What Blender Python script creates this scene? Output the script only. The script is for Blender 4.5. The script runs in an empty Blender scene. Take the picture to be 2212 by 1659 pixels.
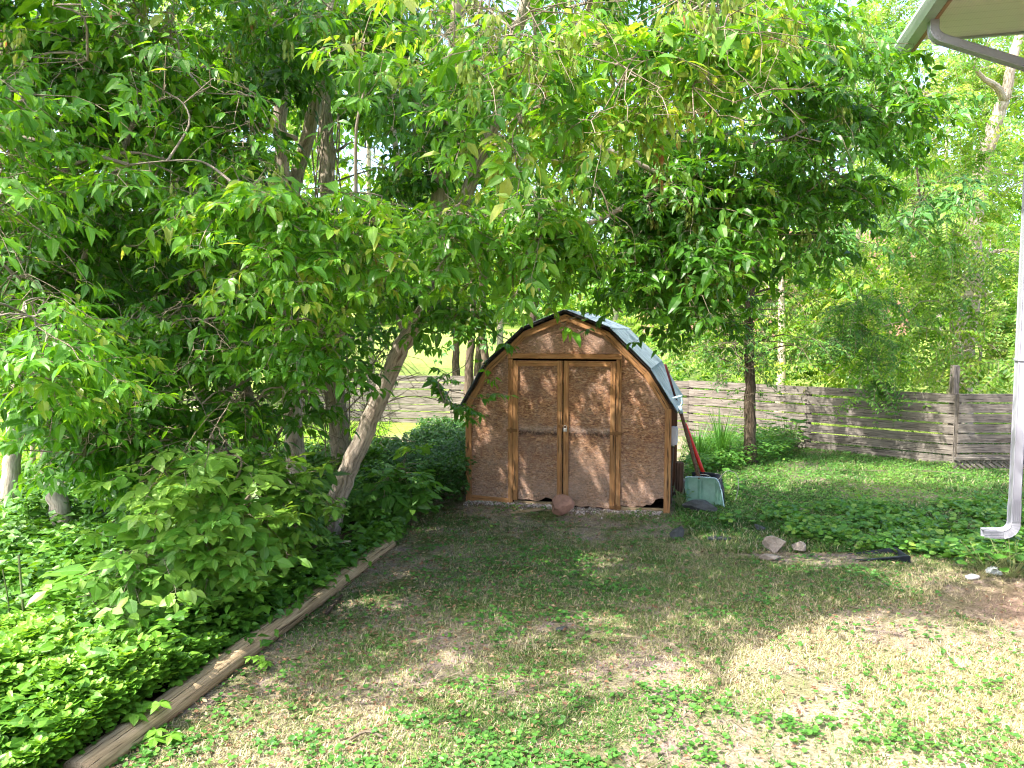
import bpy, bmesh, math, random
import numpy as np
from mathutils import Vector, Matrix
rng = np.random.default_rng(7)
random.seed(7)
sc = bpy.context.scene
COL = sc.collection

# ------------------------------------------------------------------ camera
F = 1640.0; PITCH = math.radians(4.0); H = 2.15
cp, sp = math.cos(PITCH), math.sin(PITCH)
def ray(px, py):
    xc = (px-1106)/F; yc = (829.5-py)/F
    return np.array((xc, cp+yc*sp, -sp+yc*cp))
def at(px, py, Y):
    r = ray(px, py); return np.array((0, 0, H)) + r*(Y/r[1])
def gnd(px, py, z=0.0):
    r = ray(px, py); return np.array((0, 0, H)) + r*((z-H)/r[2])
cam = bpy.data.cameras.new("camera"); camo = bpy.data.objects.new("camera", cam); COL.objects.link(camo)
camo.location = (0, 0, H); camo.rotation_euler = (math.radians(90)-PITCH, 0, 0)
cam.sensor_width = 36; cam.lens = 36*F/2212; cam.clip_end = 1500; cam.clip_start = 0.05
sc.camera = camo

# ------------------------------------------------------------------ light
S = np.array((0.62, 0.36, -1.0)); S /= np.linalg.norm(S)
w = bpy.data.worlds.new("World"); sc.world = w; w.use_nodes = True
nt = w.node_tree
sky = nt.nodes.new("ShaderNodeTexSky"); sky.sky_type = 'NISHITA'; sky.sun_disc = False
sky.sun_elevation = math.asin(-S[2]); sky.sun_rotation = math.atan2(-S[0], -S[1])
sky.air_density = 1.0; sky.dust_density = 4.0; sky.ozone_density = 1.0
bg = nt.nodes["Background"]; bg.inputs[1].default_value = 0.75
nt.links.new(sky.outputs[0], bg.inputs[0])
sun = bpy.data.lights.new("sun", 'SUN'); suno = bpy.data.objects.new("sun", sun); COL.objects.link(suno)
sun.energy = 12; sun.angle = math.radians(0.5); sun.color = (1.0, 0.94, 0.84)
suno.rotation_euler = Vector(S).to_track_quat('-Z', 'Y').to_euler(); suno.location = (-10, -6, 20)
sc.view_settings.view_transform = 'Standard'; sc.view_settings.look = 'None'
sc.view_settings.exposure = 0; sc.view_settings.gamma = 1
sc.render.engine = 'CYCLES'
cy = sc.cycles; cy.max_bounces = 7; cy.diffuse_bounces = 4; cy.transmission_bounces = 4; cy.glossy_bounces = 2
cy.transparent_max_bounces = 4; cy.use_denoising = True; cy.denoising_prefilter = 'FAST'; cy.filter_width = 1.1; cy.caustics_reflective = False; cy.caustics_refractive = False

# ------------------------------------------------------------------ materials
class N:
    def __init__(s, name):
        s.m = bpy.data.materials.new(name); s.m.use_nodes = True; s.t = s.m.node_tree
        s.b = s.t.nodes["Principled BSDF"]; s.o = s.t.nodes["Material Output"]
    def n(s, typ, **kw):
        nd = s.t.nodes.new(typ)
        for k, v in kw.items():
            if isinstance(k, str) and hasattr(nd, k): setattr(nd, k, v)
        return nd
    def l(s, a, b): s.t.links.new(a, b)
    def attr(s, name): a = s.n("ShaderNodeAttribute"); a.attribute_name = name; return a
    def mapn(s, src, scale):
        m = s.n("ShaderNodeMapping"); m.inputs['Scale'].default_value = scale; s.l(src, m.inputs[0]); return m.outputs[0]
    def noise(s, vec, scale, detail=5, rough=.6, dist=0):
        n = s.n("ShaderNodeTexNoise"); n.inputs['Scale'].default_value = scale; n.inputs['Detail'].default_value = detail
        n.inputs['Roughness'].default_value = rough; n.inputs['Distortion'].default_value = dist
        if vec is not None: s.l(vec, n.inputs['Vector'])
        return n.outputs[0]
    def ramp(s, fac, stops, interp='LINEAR'):
        r = s.n("ShaderNodeValToRGB"); r.color_ramp.interpolation = interp
        e = r.color_ramp.elements
        while len(e) < len(stops): e.new(0.5)
        for i, (p, c) in enumerate(stops):
            e[i].position = p; e[i].color = (c[0], c[1], c[2], 1) if not isinstance(c, (int, float)) else (c, c, c, 1)
        s.l(fac, r.inputs[0]); return r.outputs[0]
    def mix(s, fac, a, b, mode='MIX'):
        m = s.n("ShaderNodeMix"); m.data_type = 'RGBA'; m.blend_type = mode
        for i, v in ((0, fac), (6, a), (7, b)):
            if isinstance(v, (int, float)): m.inputs[i].default_value = v
            elif isinstance(v, tuple): m.inputs[i].default_value = (v[0], v[1], v[2], 1)
            else: s.l(v, m.inputs[i])
        return m.outputs[2]
    def math(s, op, a, b=None):
        m = s.n("ShaderNodeMath"); m.operation = op
        for i, v in ((0, a), (1, b)):
            if v is None: continue
            if isinstance(v, (int, float)): m.inputs[i].default_value = v
            else: s.l(v, m.inputs[i])
        return m.outputs[0]
    def bump(s, h, strength=.5, dist=.01):
        b = s.n("ShaderNodeBump"); b.inputs['Strength'].default_value = strength; b.inputs['Distance'].default_value = dist
        s.l(h, b.inputs['Height']); s.l(b.outputs[0], s.b.inputs['Normal']); return b
    def base(s, c, rough=.8, spec=.3):
        if isinstance(c, tuple): s.b.inputs['Base Color'].default_value = (c[0], c[1], c[2], 1)
        else: s.l(c, s.b.inputs['Base Color'])
        s.b.inputs['Roughness'].default_value = rough; s.b.inputs['Specular IOR Level'].default_value = spec

def leaf_mat(name, stops, trans=.4, tboost=1.5, rough=.45, vein=.35):
    m = N(name)
    t = m.attr("tint"); c = m.ramp(t.outputs['Fac'], stops)
    luv = m.attr("luv")
    sx = m.n("ShaderNodeSeparateXYZ"); m.l(luv.outputs['Vector'], sx.inputs[0])
    ax = m.math('ABSOLUTE', sx.outputs[0])
    vf = m.ramp(ax, [(0.0, vein), (.10, 0.0)])
    c = m.mix(vf, c, (.35, .5, .2))
    pn = m.noise(luv.outputs['Vector'], 9, 2)
    c = m.mix(m.math('MULTIPLY', pn, .35), c, (.02, .05, .01), 'MIX')
    m.base(c, rough, .5)
    tr = m.n("ShaderNodeBsdfTranslucent")
    hs = m.n("ShaderNodeHueSaturation"); hs.inputs['Hue'].default_value = .478; hs.inputs['Saturation'].default_value = 1.08; hs.inputs['Value'].default_value = tboost
    m.l(c, hs.inputs['Color']); m.l(hs.outputs[0], tr.inputs['Color'])
    mx = m.n("ShaderNodeMixShader"); mx.inputs[0].default_value = trans
    m.l(m.b.outputs[0], mx.inputs[1]); m.l(tr.outputs[0], mx.inputs[2]); m.l(mx.outputs[0], m.o.inputs[0])
    return m.m
M = {}
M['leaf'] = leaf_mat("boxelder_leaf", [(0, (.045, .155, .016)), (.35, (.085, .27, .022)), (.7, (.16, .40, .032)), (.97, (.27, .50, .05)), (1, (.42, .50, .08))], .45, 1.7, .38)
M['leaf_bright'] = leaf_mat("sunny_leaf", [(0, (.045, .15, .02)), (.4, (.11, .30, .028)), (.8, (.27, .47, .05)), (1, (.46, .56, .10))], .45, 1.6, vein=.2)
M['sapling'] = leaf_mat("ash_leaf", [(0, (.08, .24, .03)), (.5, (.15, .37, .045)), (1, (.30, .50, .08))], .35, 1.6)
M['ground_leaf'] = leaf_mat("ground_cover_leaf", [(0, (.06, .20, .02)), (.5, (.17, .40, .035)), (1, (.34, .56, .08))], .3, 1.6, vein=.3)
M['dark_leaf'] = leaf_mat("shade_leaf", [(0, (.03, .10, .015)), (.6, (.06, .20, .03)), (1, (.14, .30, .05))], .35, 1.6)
M['yard_leaf'] = leaf_mat("weed_leaf", [(0, (.06, .20, .035)), (.5, (.13, .36, .05)), (1, (.36, .54, .09))], .35, 1.5)
M['seed'] = leaf_mat("samara", [(0, (.22, .36, .05)), (.6, (.36, .48, .09)), (.93, (.48, .50, .15)), (1, (.45, .20, .08))], .4, 1.5, vein=.1)
M['grass'] = leaf_mat("grass_blade", [(0, (.05, .15, .02)), (.35, (.12, .25, .035)), (.5, (.24, .31, .08)), (.7, (.52, .45, .26)), (1, (.76, .68, .48))], .25, 1.3, .7, 0)
M['litter'] = leaf_mat("dead_leaf", [(0, (.12, .05, .03)), (.5, (.33, .17, .10)), (1, (.52, .40, .24))], .15, 1.2, .8, .1)

def bark_mat(name, a, b, c, sc_=1.0, moss=.0):
    m = N(name); v = m.attr("gr").outputs['Vector']
    n1 = m.noise(m.mapn(v, (9*sc_, 9*sc_, 2.2*sc_)), 3.0, 8, .7, .6)
    n2 = m.noise(m.mapn(v, (1, 1, .5)), 3.0, 4)
    col = m.ramp(n1, [(.38, a), (.5, b), (.63, c)])
    col = m.mix(m.ramp(n2, [(.4, 0), (.7, .55)]), col, (c[0]*.95, c[1]*1.0, c[2]*.95))
    if moss: col = m.mix(m.ramp(n2, [(.35, moss), (.55, 0)]), col, (.1, .13, .05))
    m.base(col, .9, .15); m.bump(n1, .9, .03); return m.m
M['bark'] = bark_mat("boxelder_bark", (.22, .165, .125), (.50, .41, .33), (.66, .57, .48))
M['bark_dark'] = bark_mat("dark_bark", (.04, .03, .022), (.10, .075, .055), (.20, .15, .115))
M['twig'] = bark_mat("twig_bark", (.15, .11, .08), (.30, .24, .17), (.42, .36, .27))
M['greentwig'] = bark_mat("green_twig", (.2, .28, .1), (.3, .36, .15), (.4, .42, .2))

def wood_mat(name, a, b, c, rough=.85, grime=.5, gcol=(.05, .04, .035)):
    m = N(name); v = m.attr("gr").outputs['Vector']
    g = m.noise(m.mapn(v, (.8, 14, 14)), 4.0, 6, .65, .25)
    f = m.noise(m.mapn(v, (1.2, 4, 4)), 2.0, 5)
    col = m.ramp(g, [(.28, a), (.5, b), (.75, c)])
    k = m.noise(m.mapn(v, (5, 9, 9)), 2.2, 3)
    col = m.mix(m.ramp(k, [(.66, 0), (.74, .8)]), col, gcol)
    col = m.mix(m.ramp(f, [(.5, 0), (.75, grime)]), col, gcol)
    cr = m.noise(m.mapn(v, (.9, 26, 26)), 2.6, 3, .5)
    col = m.mix(m.ramp(cr, [(.34, .85), (.39, 0)]), col, tuple(x*.5 for x in gcol))
    m.base(col, rough, .2); m.bump(m.math('ADD', g, m.ramp(cr, [(.33, 0), (.40, 1)])), .8, .006); return m.m
M['trim'] = wood_mat("weathered_trim", (.27, .125, .05), (.45, .23, .10), (.55, .34, .18), .8, .45, (.09, .06, .045))
M['fence'] = wood_mat("grey_fence_board", (.07, .06, .055), (.21, .185, .165), (.36, .32, .29), .9, .55)
M['log'] = wood_mat("timber", (.20, .14, .08), (.42, .31, .19), (.58, .47, .32), .9, .35, (.12, .09, .05))
M['rotlog'] = wood_mat("rotten_timber", (.04, .03, .02), (.10, .07, .04), (.18, .13, .08))
M['orangewood'] = wood_mat("orange_wood", (.45, .16, .05), (.62, .28, .10), (.7, .38, .16))
M['palewood'] = wood_mat("pale_wood", (.55, .45, .38), (.7, .6, .5), (.8, .7, .62), .8, .1)
M['handlewood'] = wood_mat("handle_wood", (.10, .055, .04), (.20, .12, .085), (.30, .2, .15))
M['sidewall'] = wood_mat("side_siding", (.10, .045, .025), (.22, .11, .065), (.32, .18, .12), .9, .4)

def osb():
    m = N("strand_board"); tc = m.n("ShaderNodeTexCoord").outputs['Object']
    cols = []
    def flakes(rot, scale, stretch):
        mp = m.n("ShaderNodeMapping"); mp.inputs['Rotation'].default_value = rot; mp.inputs['Scale'].default_value = stretch
        nz = m.n("ShaderNodeTexNoise"); nz.inputs['Scale'].default_value = 9; m.l(tc, nz.inputs['Vector'])
        ad = m.n("ShaderNodeVectorMath"); ad.operation = 'MULTIPLY_ADD'; m.l(nz.outputs['Color'], ad.inputs[0]); ad.inputs[1].default_value = (.05, .05, .05); m.l(tc, ad.inputs[2])
        m.l(ad.outputs[0], mp.inputs[0])
        vo = m.n("ShaderNodeTexVoronoi"); vo.inputs['Scale'].default_value = scale; m.l(mp.outputs[0], vo.inputs['Vector'])
        sp_ = m.n("ShaderNodeSeparateColor"); m.l(vo.outputs['Color'], sp_.inputs[0]); return sp_.outputs[0], vo.outputs['Distance']
    a, da = flakes((0, .5, 0), 30, (1, 1, 2.6)); b, db = flakes((0, -.7, 0), 38, (1, 1, 3)); c, dc = flakes((0, 1.4, 0), 52, (1, 1, 2.5))
    f = m.math('MULTIPLY', m.math('ADD', m.math('ADD', a, b), c), .333)
    col = m.ramp(f, [(.12, (.15, .07, .045)), (.34, (.34, .16, .085)), (.5, (.46, .235, .125)), (.68, (.62, .35, .19)), (.86, (.74, .54, .41))])
    big = m.noise(tc, 2.2, 6, .65); big2 = m.noise(tc, 5.0, 6, .7)
    col = m.mix(m.ramp(big, [(.38, .62), (.54, 0)]), col, (.22, .12, .09)); col = m.mix(m.ramp(m.noise(tc, 1.3, 5, .6), [(.48, 0), (.66, .45)]), col, (.62, .44, .36))
    fine = m.noise(tc, 60, 4, .7, 1.5)
    pale = m.math('MULTIPLY', m.ramp(big2, [(.42, 0), (.68, .9)]), m.ramp(fine, [(.42, 0), (.62, 1)]))
    col = m.mix(pale, col, (.56, .42, .35))
    sx = m.n("ShaderNodeSeparateXYZ"); m.l(tc, sx.inputs[0])
    low = m.ramp(sx.outputs[2], [(0.0, .9), (.55, .25), (1.0, .05)])
    col = m.mix(m.math('MULTIPLY', low, m.ramp(fine, [(.4, .15), (.65, .95)])), col, (.52, .40, .34))
    # water damage band a third of the way up the doors
    zz = m.math('ABSOLUTE', m.math('SUBTRACT', m.math('ADD', sx.outputs[2], m.math('MULTIPLY', big2, .05)), .925))
    band = m.math('MULTIPLY', m.ramp(zz, [(.012, .95), (.06, 0)]), m.ramp(m.noise(tc, 26, 5, .7, 1.0), [(.38, 0), (.52, 1)]))
    dm = m.math('MULTIPLY', m.math('GREATER_THAN', sx.outputs[0], .6), m.math('LESS_THAN', sx.outputs[0], 1.76)); band = m.math('MULTIPLY', band, dm)
    col = m.mix(band, col, (.10, .06, .05))
    z2 = m.math('ABSOLUTE', m.math('SUBTRACT', m.math('ADD', sx.outputs[2], m.math('MULTIPLY', big2, .05)), .98)); col = m.mix(m.math('MULTIPLY', dm, m.math('MULTIPLY', m.ramp(z2, [(.01, .7), (.05, 0)]), m.ramp(fine, [(.4, 0), (.6, 1)]))), col, (.66, .54, .48))
    m.base(col, .85, .2); m.bump(m.math('ADD', f, m.math('MULTIPLY', fine, .7)), 1.0, .012); return m.m
M['osb'] = osb()

def simple(name, col, rough=.5, spec=.5, metal=0, var=.25, scale=6, bump=.0, v2=None):
    m = N(name); tc = m.n("ShaderNodeTexCoord").outputs['Object']
    n = m.noise(tc, scale, 6, .65)
    d = v2 if v2 else tuple(x*(1-var) for x in col)
    c = m.mix(m.ramp(n, [(.35, 1), (.65, 0)]), col, d)
    m.base(c, rough, spec); m.b.inputs['Metallic'].default_value = metal
    if bump: m.bump(m.noise(tc, scale*3, 6), bump, .02)
    return m.m
def roofmat():
    m = N("roof_metal"); tc = m.n("ShaderNodeTexCoord").outputs['Object']
    n = m.noise(m.mapn(tc, (2, 9, 2)), 2.5, 6, .7); k = m.noise(tc, 14, 5, .7)
    c = m.ramp(n, [(.3, (.15, .19, .22)), (.5, (.26, .33, .38)), (.7, (.38, .46, .50))])
    c = m.mix(m.ramp(k, [(.55, 0), (.75, .6)]), c, (.22, .24, .23))
    m.base(c, .5, .5); m.b.inputs['Metallic'].default_value = .25; m.bump(n, .3, .01); return m.m
M['roof'] = roofmat()
M['roofedge'] = simple("roof_edge", (.07, .06, .055), .8, .2)
M['white'] = simple("white_aluminium", (.40, .41, .48), .35, .5, 0, .10, 3)
M['gutter'] = simple("gutter_paint", (.42, .47, .44), .35, .5, 0, .15, 3)
M['soffit'] = None
M['brown'] = simple("brown_fascia", (.45, .20, .15), .5, .4, 0, .2, 4)
M['housewall'] = simple("house_wall", (.16, .14, .17), .8, .2, 0, .3, 5, .2)
M['concrete'] = simple("concrete", (.34, .32, .31), .9, .2, 0, .35, 9, .5)
M['inside_shade'] = simple("dark_inside", (.02, .013, .012), .95, .05)  # near-black colour carries the shade inside the closed shed
M['greenplastic'] = simple("green_plastic", (.20, .40, .30), .45, .4, 0, .3, 7, .05)
M['blueplastic'] = simple("pale_blue_plastic", (.50, .70, .78), .4, .5, 0, .1, 6)
M['blackplastic'] = simple("black_plastic", (.018, .024, .04), .35, .5, 0, .3, 5)
M['red'] = simple("red_handle", (.80, .03, .02), .4, .5, 0, .15, 6)
M['maroon'] = simple("maroon_pole", (.10, .02, .025), .45, .4, 0, .3, 6)
M['bluegrey'] = simple("dark_blue_pole", (.04, .05, .10), .45, .4)
M['box'] = simple("utility_box_paint", (.62, .62, .68), .4, .5, 0, .08, 6)
M['brass'] = simple("rusty_hinge", (.30, .15, .06), .6, .4, .4, .4, 30)
M['steel'] = simple("lock_steel", (.55, .53, .5), .35, .5, .8, .2, 30)
M['redrock'] = simple("red_rock", (.46, .25, .19), .85, .25, 0, .3, 6, .9, (.20, .115, .09))
M['darkrock'] = simple("dark_rock", (.11, .12, .13), .85, .25, 0, .3, 6, .9, (.05, .055, .055))
M['palerock'] = simple("pale_rock", (.44, .38, .33), .85, .25, 0, .3, 8, .9, (.24, .20, .165))
M['cord'] = simple("pale_cord", (.62, .62, .52), .6, .3)
M['bag'] = simple("clear_litter", (.62, .66, .68), .3, .6, 0, .2, 12, .8)
M['brickpale'] = simple("pale_brick", (.52, .27, .22), .9, .1, 0, .3, 3)
M['glass'] = simple("window_glass", (.05, .07, .09), .1, .6)
M['wire'] = simple("wire", (.10, .10, .09), .5, .4)
M['chip'] = simple("wood_chip", (.66, .55, .38), .8, .2)
def soffitmat():
    m = N("soffit_vinyl"); tc = m.n("ShaderNodeTexCoord").outputs['Object']
    sx = m.n("ShaderNodeSeparateXYZ"); m.l(tc, sx.inputs[0])
    fr = m.math('FRACT', m.math('MULTIPLY', sx.outputs[1], 6.5))
    line = m.ramp(fr, [(0, 1), (.05, 0)])
    fr2 = m.math('FRACT', m.math('MULTIPLY', sx.outputs[0], 40)); fr3 = m.math('FRACT', m.math('MULTIPLY', sx.outputs[1], 60))
    holes = m.math('MULTIPLY', m.ramp(fr2, [(.2, .0), (.3, .22)]), m.ramp(fr3, [(.4, 0), (.5, 1)]))
    c = m.mix(line, (.80, .76, .68), (.50, .46, .40)); c = m.mix(holes, c, (.2, .19, .17))
    m.base(c, .6, .3); return m.m
M['soffit'] = soffitmat()

# ------------------------------------------------------------------ object helpers
def tag(o, label=None, cat=None, group=None, kind=None):
    if label: o['label'] = label
    if cat: o['category'] = cat
    if group: o['group'] = group
    if kind: o['kind'] = kind
    return o
def thing(name, label, cat, loc=(0, 0, 0), rz=0, group=None, rot=None):
    o = bpy.data.objects.new(name, None); COL.objects.link(o); o.empty_display_size = .1
    o.location = tuple(loc); o.rotation_euler = rot if rot else (0, 0, rz)
    return tag(o, label, cat, group)
def link(name, me, mat, parent=None):
    o = bpy.data.objects.new(name, me); COL.objects.link(o)
    if mat is not None: me.materials.append(mat)
    if parent is not None: o.parent = parent
    return o
def npmesh(name, V, Fc, mat, parent=None, attrs=None, smooth=False, origin=None):
    V = np.asarray(V, dtype=np.float32); Fc = np.asarray(Fc, dtype=np.int32)
    if origin is not None: V = V - np.asarray(origin, dtype=np.float32)
    me = bpy.data.meshes.new(name)
    me.vertices.add(len(V)); me.vertices.foreach_set("co", V.ravel())
    k = Fc.shape[1]
    me.loops.add(Fc.size); me.loops.foreach_set("vertex_index", Fc.ravel())
    me.polygons.add(len(Fc)); me.polygons.foreach_set("loop_start", np.arange(0, Fc.size, k, dtype=np.int32))
    me.polygons.foreach_set("use_smooth", np.full(len(Fc), smooth))
    me.update(calc_edges=True)
    for an, (ty, arr) in (attrs or {}).items():
        a = me.attributes.new(an, ty, 'POINT')
        a.data.foreach_set('value' if ty == 'FLOAT' else 'vector', np.asarray(arr, dtype=np.float32).ravel())
    return link(name, me, mat, parent)
def norm(v):
    v = np.asarray(v, dtype=float); return v/np.maximum(np.linalg.norm(v, axis=-1, keepdims=True), 1e-9)

class MB:
    """mesh builder with a grain attribute"""
    def __init__(s): s.v = []; s.f = []; s.g = []; s.sm = []
    def add(s, vs, fs, gs=None, smooth=False):
        n = len(s.v); s.v += [tuple(map(float, x)) for x in vs]
        s.g += [tuple(map(float, x)) for x in (gs if gs is not None else vs)]
        s.f += [tuple(i+n for i in f) for f in fs]; s.sm += [smooth]*len(fs)
    def box(s, c, half, ax=None, long=0, jit=0, bev=0.0):
        """c centre, half sizes, ax 3x3 rows = local axes"""
        A = np.eye(3) if ax is None else np.asarray(ax, float); c = np.asarray(c, float)
        off = np.array([random.uniform(-9, 9), random.uniform(-9, 9), random.uniform(-9, 9)])
        b = min(bev, min(half)*.45)
        vs = []; gs = []; order = [long]+[i for i in range(3) if i != long]
        if b <= 0:
            pts = [(x, y, z) for x in (-1, 1) for y in (-1, 1) for z in (-1, 1)]
            loc = [np.array(p)*half for p in pts]
            fs = [(0, 1, 3, 2), (4, 6, 7, 5), (0, 4, 5, 1), (2, 3, 7, 6), (0, 2, 6, 4), (1, 5, 7, 3)]
        else:
            bm = bmesh.new(); bmesh.ops.create_cube(bm, size=2)
            for v in bm.verts: v.co = Vector((v.co.x*half[0], v.co.y*half[1], v.co.z*half[2]))
            bmesh.ops.bevel(bm, geom=bm.edges[:], offset=b, segments=1, affect='EDGES')
            loc = [np.array(v.co) for v in bm.verts]; bm.verts.index_update(); fs = [tuple(v.index for v in f.verts) for f in bm.faces]; bm.free()
        for l in loc:
            l = l + np.array([random.uniform(-jit, jit) for _ in range(3)])
            vs.append(c + l @ A); gs.append(np.array([l[order[0]], l[order[1]], l[order[2]]])+off)
        s.add(vs, fs, gs)
    def prism(s, poly, d0, d1, o=(0, 0, 0), ux=(1, 0, 0), uz=(0, 0, 1), ud=(0, 1, 0), gdir=0):
        o, ux, uz, ud = map(lambda q: np.asarray(q, float), (o, ux, uz, ud)); n = len(poly)
        vs = [o+ux*x+uz*z+ud*d0 for x, z in poly]+[o+ux*x+uz*z+ud*d1 for x, z in poly]
        gs = [(x, z, 0) if gdir == 0 else (z, x, 0) for x, z in poly]*2
        fs = [tuple(range(n)), tuple(range(2*n-1, n-1, -1))]+[(i, i+n, (i+1) % n+n, (i+1) % n) for i in range(n)]
        s.add(vs, fs, gs)
    def tube(s, pts, rad, seg=8, cap=True, noise=0.0, flat=None, smooth=True):
        pts = [np.asarray(p, float) for p in pts]; n = len(pts)
        if not hasattr(rad, '__len__'): rad = [rad]*n
        off = random.uniform(-20, 20); L = 0; vs = []; gs = []
        up = np.array((0, 0, 1.)); prev = None
        for i, p in enumerate(pts):
            t = norm(pts[min(i+1, n-1)]-pts[max(i-1, 0)])
            if prev is None:
                a = np.cross(t, up if abs(t[2]) < .9 else np.array((0, 1., 0)))
            else: a = prev-t*np.dot(prev, t)
            a = norm(a); b = np.cross(t, a); prev = a
            if i: L += np.linalg.norm(p-pts[i-1])
            for k in range(seg):
                th = 2*math.pi*k/seg; r = rad[i]*(1+noise*random.uniform(-1, 1))
                fl = 1 if flat is None else flat
                vs.append(p+a*math.cos(th)*r+b*math.sin(th)*r*fl)
                gs.append((math.cos(th)*.12+off, math.sin(th)*.12, L))
        fs = []
        for i in range(n-1):
            for k in range(seg):
                fs.append((i*seg+k, i*seg+(k+1) % seg, (i+1)*seg+(k+1) % seg, (i+1)*seg+k))
        if cap: fs += [tuple(range(seg-1, -1, -1)), tuple((n-1)*seg+k for k in range(seg))]
        s.add(vs, fs, gs, smooth)
    def build(s, name, mat, parent=None, origin=(0, 0, 0), swap=None):
        me = bpy.data.meshes.new(name); o = np.asarray(origin, float)
        me.from_pydata([tuple(np.array(v)-o) for v in s.v], [], s.f); me.update()
        g = np.array(s.g, dtype=np.float32)
        a = me.attributes.new("gr", 'FLOAT_VECTOR', 'POINT'); a.data.foreach_set('vector', g.ravel())
        me.polygons.foreach_set("use_smooth", s.sm); me.update()
        bm = bmesh.new(); bm.from_mesh(me); bmesh.ops.recalc_face_normals(bm, faces=bm.faces); bm.to_mesh(me); bm.free()
        return link(name, me, mat, parent)

def smooth_path(pts, k=6):
    P = [np.asarray(p, float) for p in pts]; P = [2*P[0]-P[1]]+P+[2*P[-1]-P[-2]]; out = []
    for i in range(1, len(P)-2):
        for j in range(k):
            t = j/k; a, b, c, d = P[i-1], P[i], P[i+1], P[i+2]
            out.append(.5*((2*b)+(-a+c)*t+(2*a-5*b+4*c-d)*t*t+(-a+3*b-3*c+d)*t**3))
    out.append(P[-2]); return out

def vnoise(x, y, seed=0):
    x = np.asarray(x, float); y = np.asarray(y, float)
    xi = np.floor(x).astype(np.int64); yi = np.floor(y).astype(np.int64); fx = x-xi; fy = y-yi
    def h(a, b):
        n = (a*374761393+b*668265263+seed*1442695041) & 0x7fffffff
        n = ((n ^ (n >> 13))*1274126177) & 0x7fffffff
        return ((n ^ (n >> 16)) & 0xffff)/65535.
    fx = fx*fx*(3-2*fx); fy = fy*fy*(3-2*fy)
    return (h(xi, yi)*(1-fx)+h(xi+1, yi)*fx)*(1-fy)+(h(xi, yi+1)*(1-fx)+h(xi+1, yi+1)*fx)*fy
def fbm(x, y, seed=0, o=4):
    s = 0; a = .5; t = 0
    for i in range(o): s = s+a*vnoise(x*2**i, y*2**i, seed+i); t += a; a *= .5
    return s/t

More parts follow.
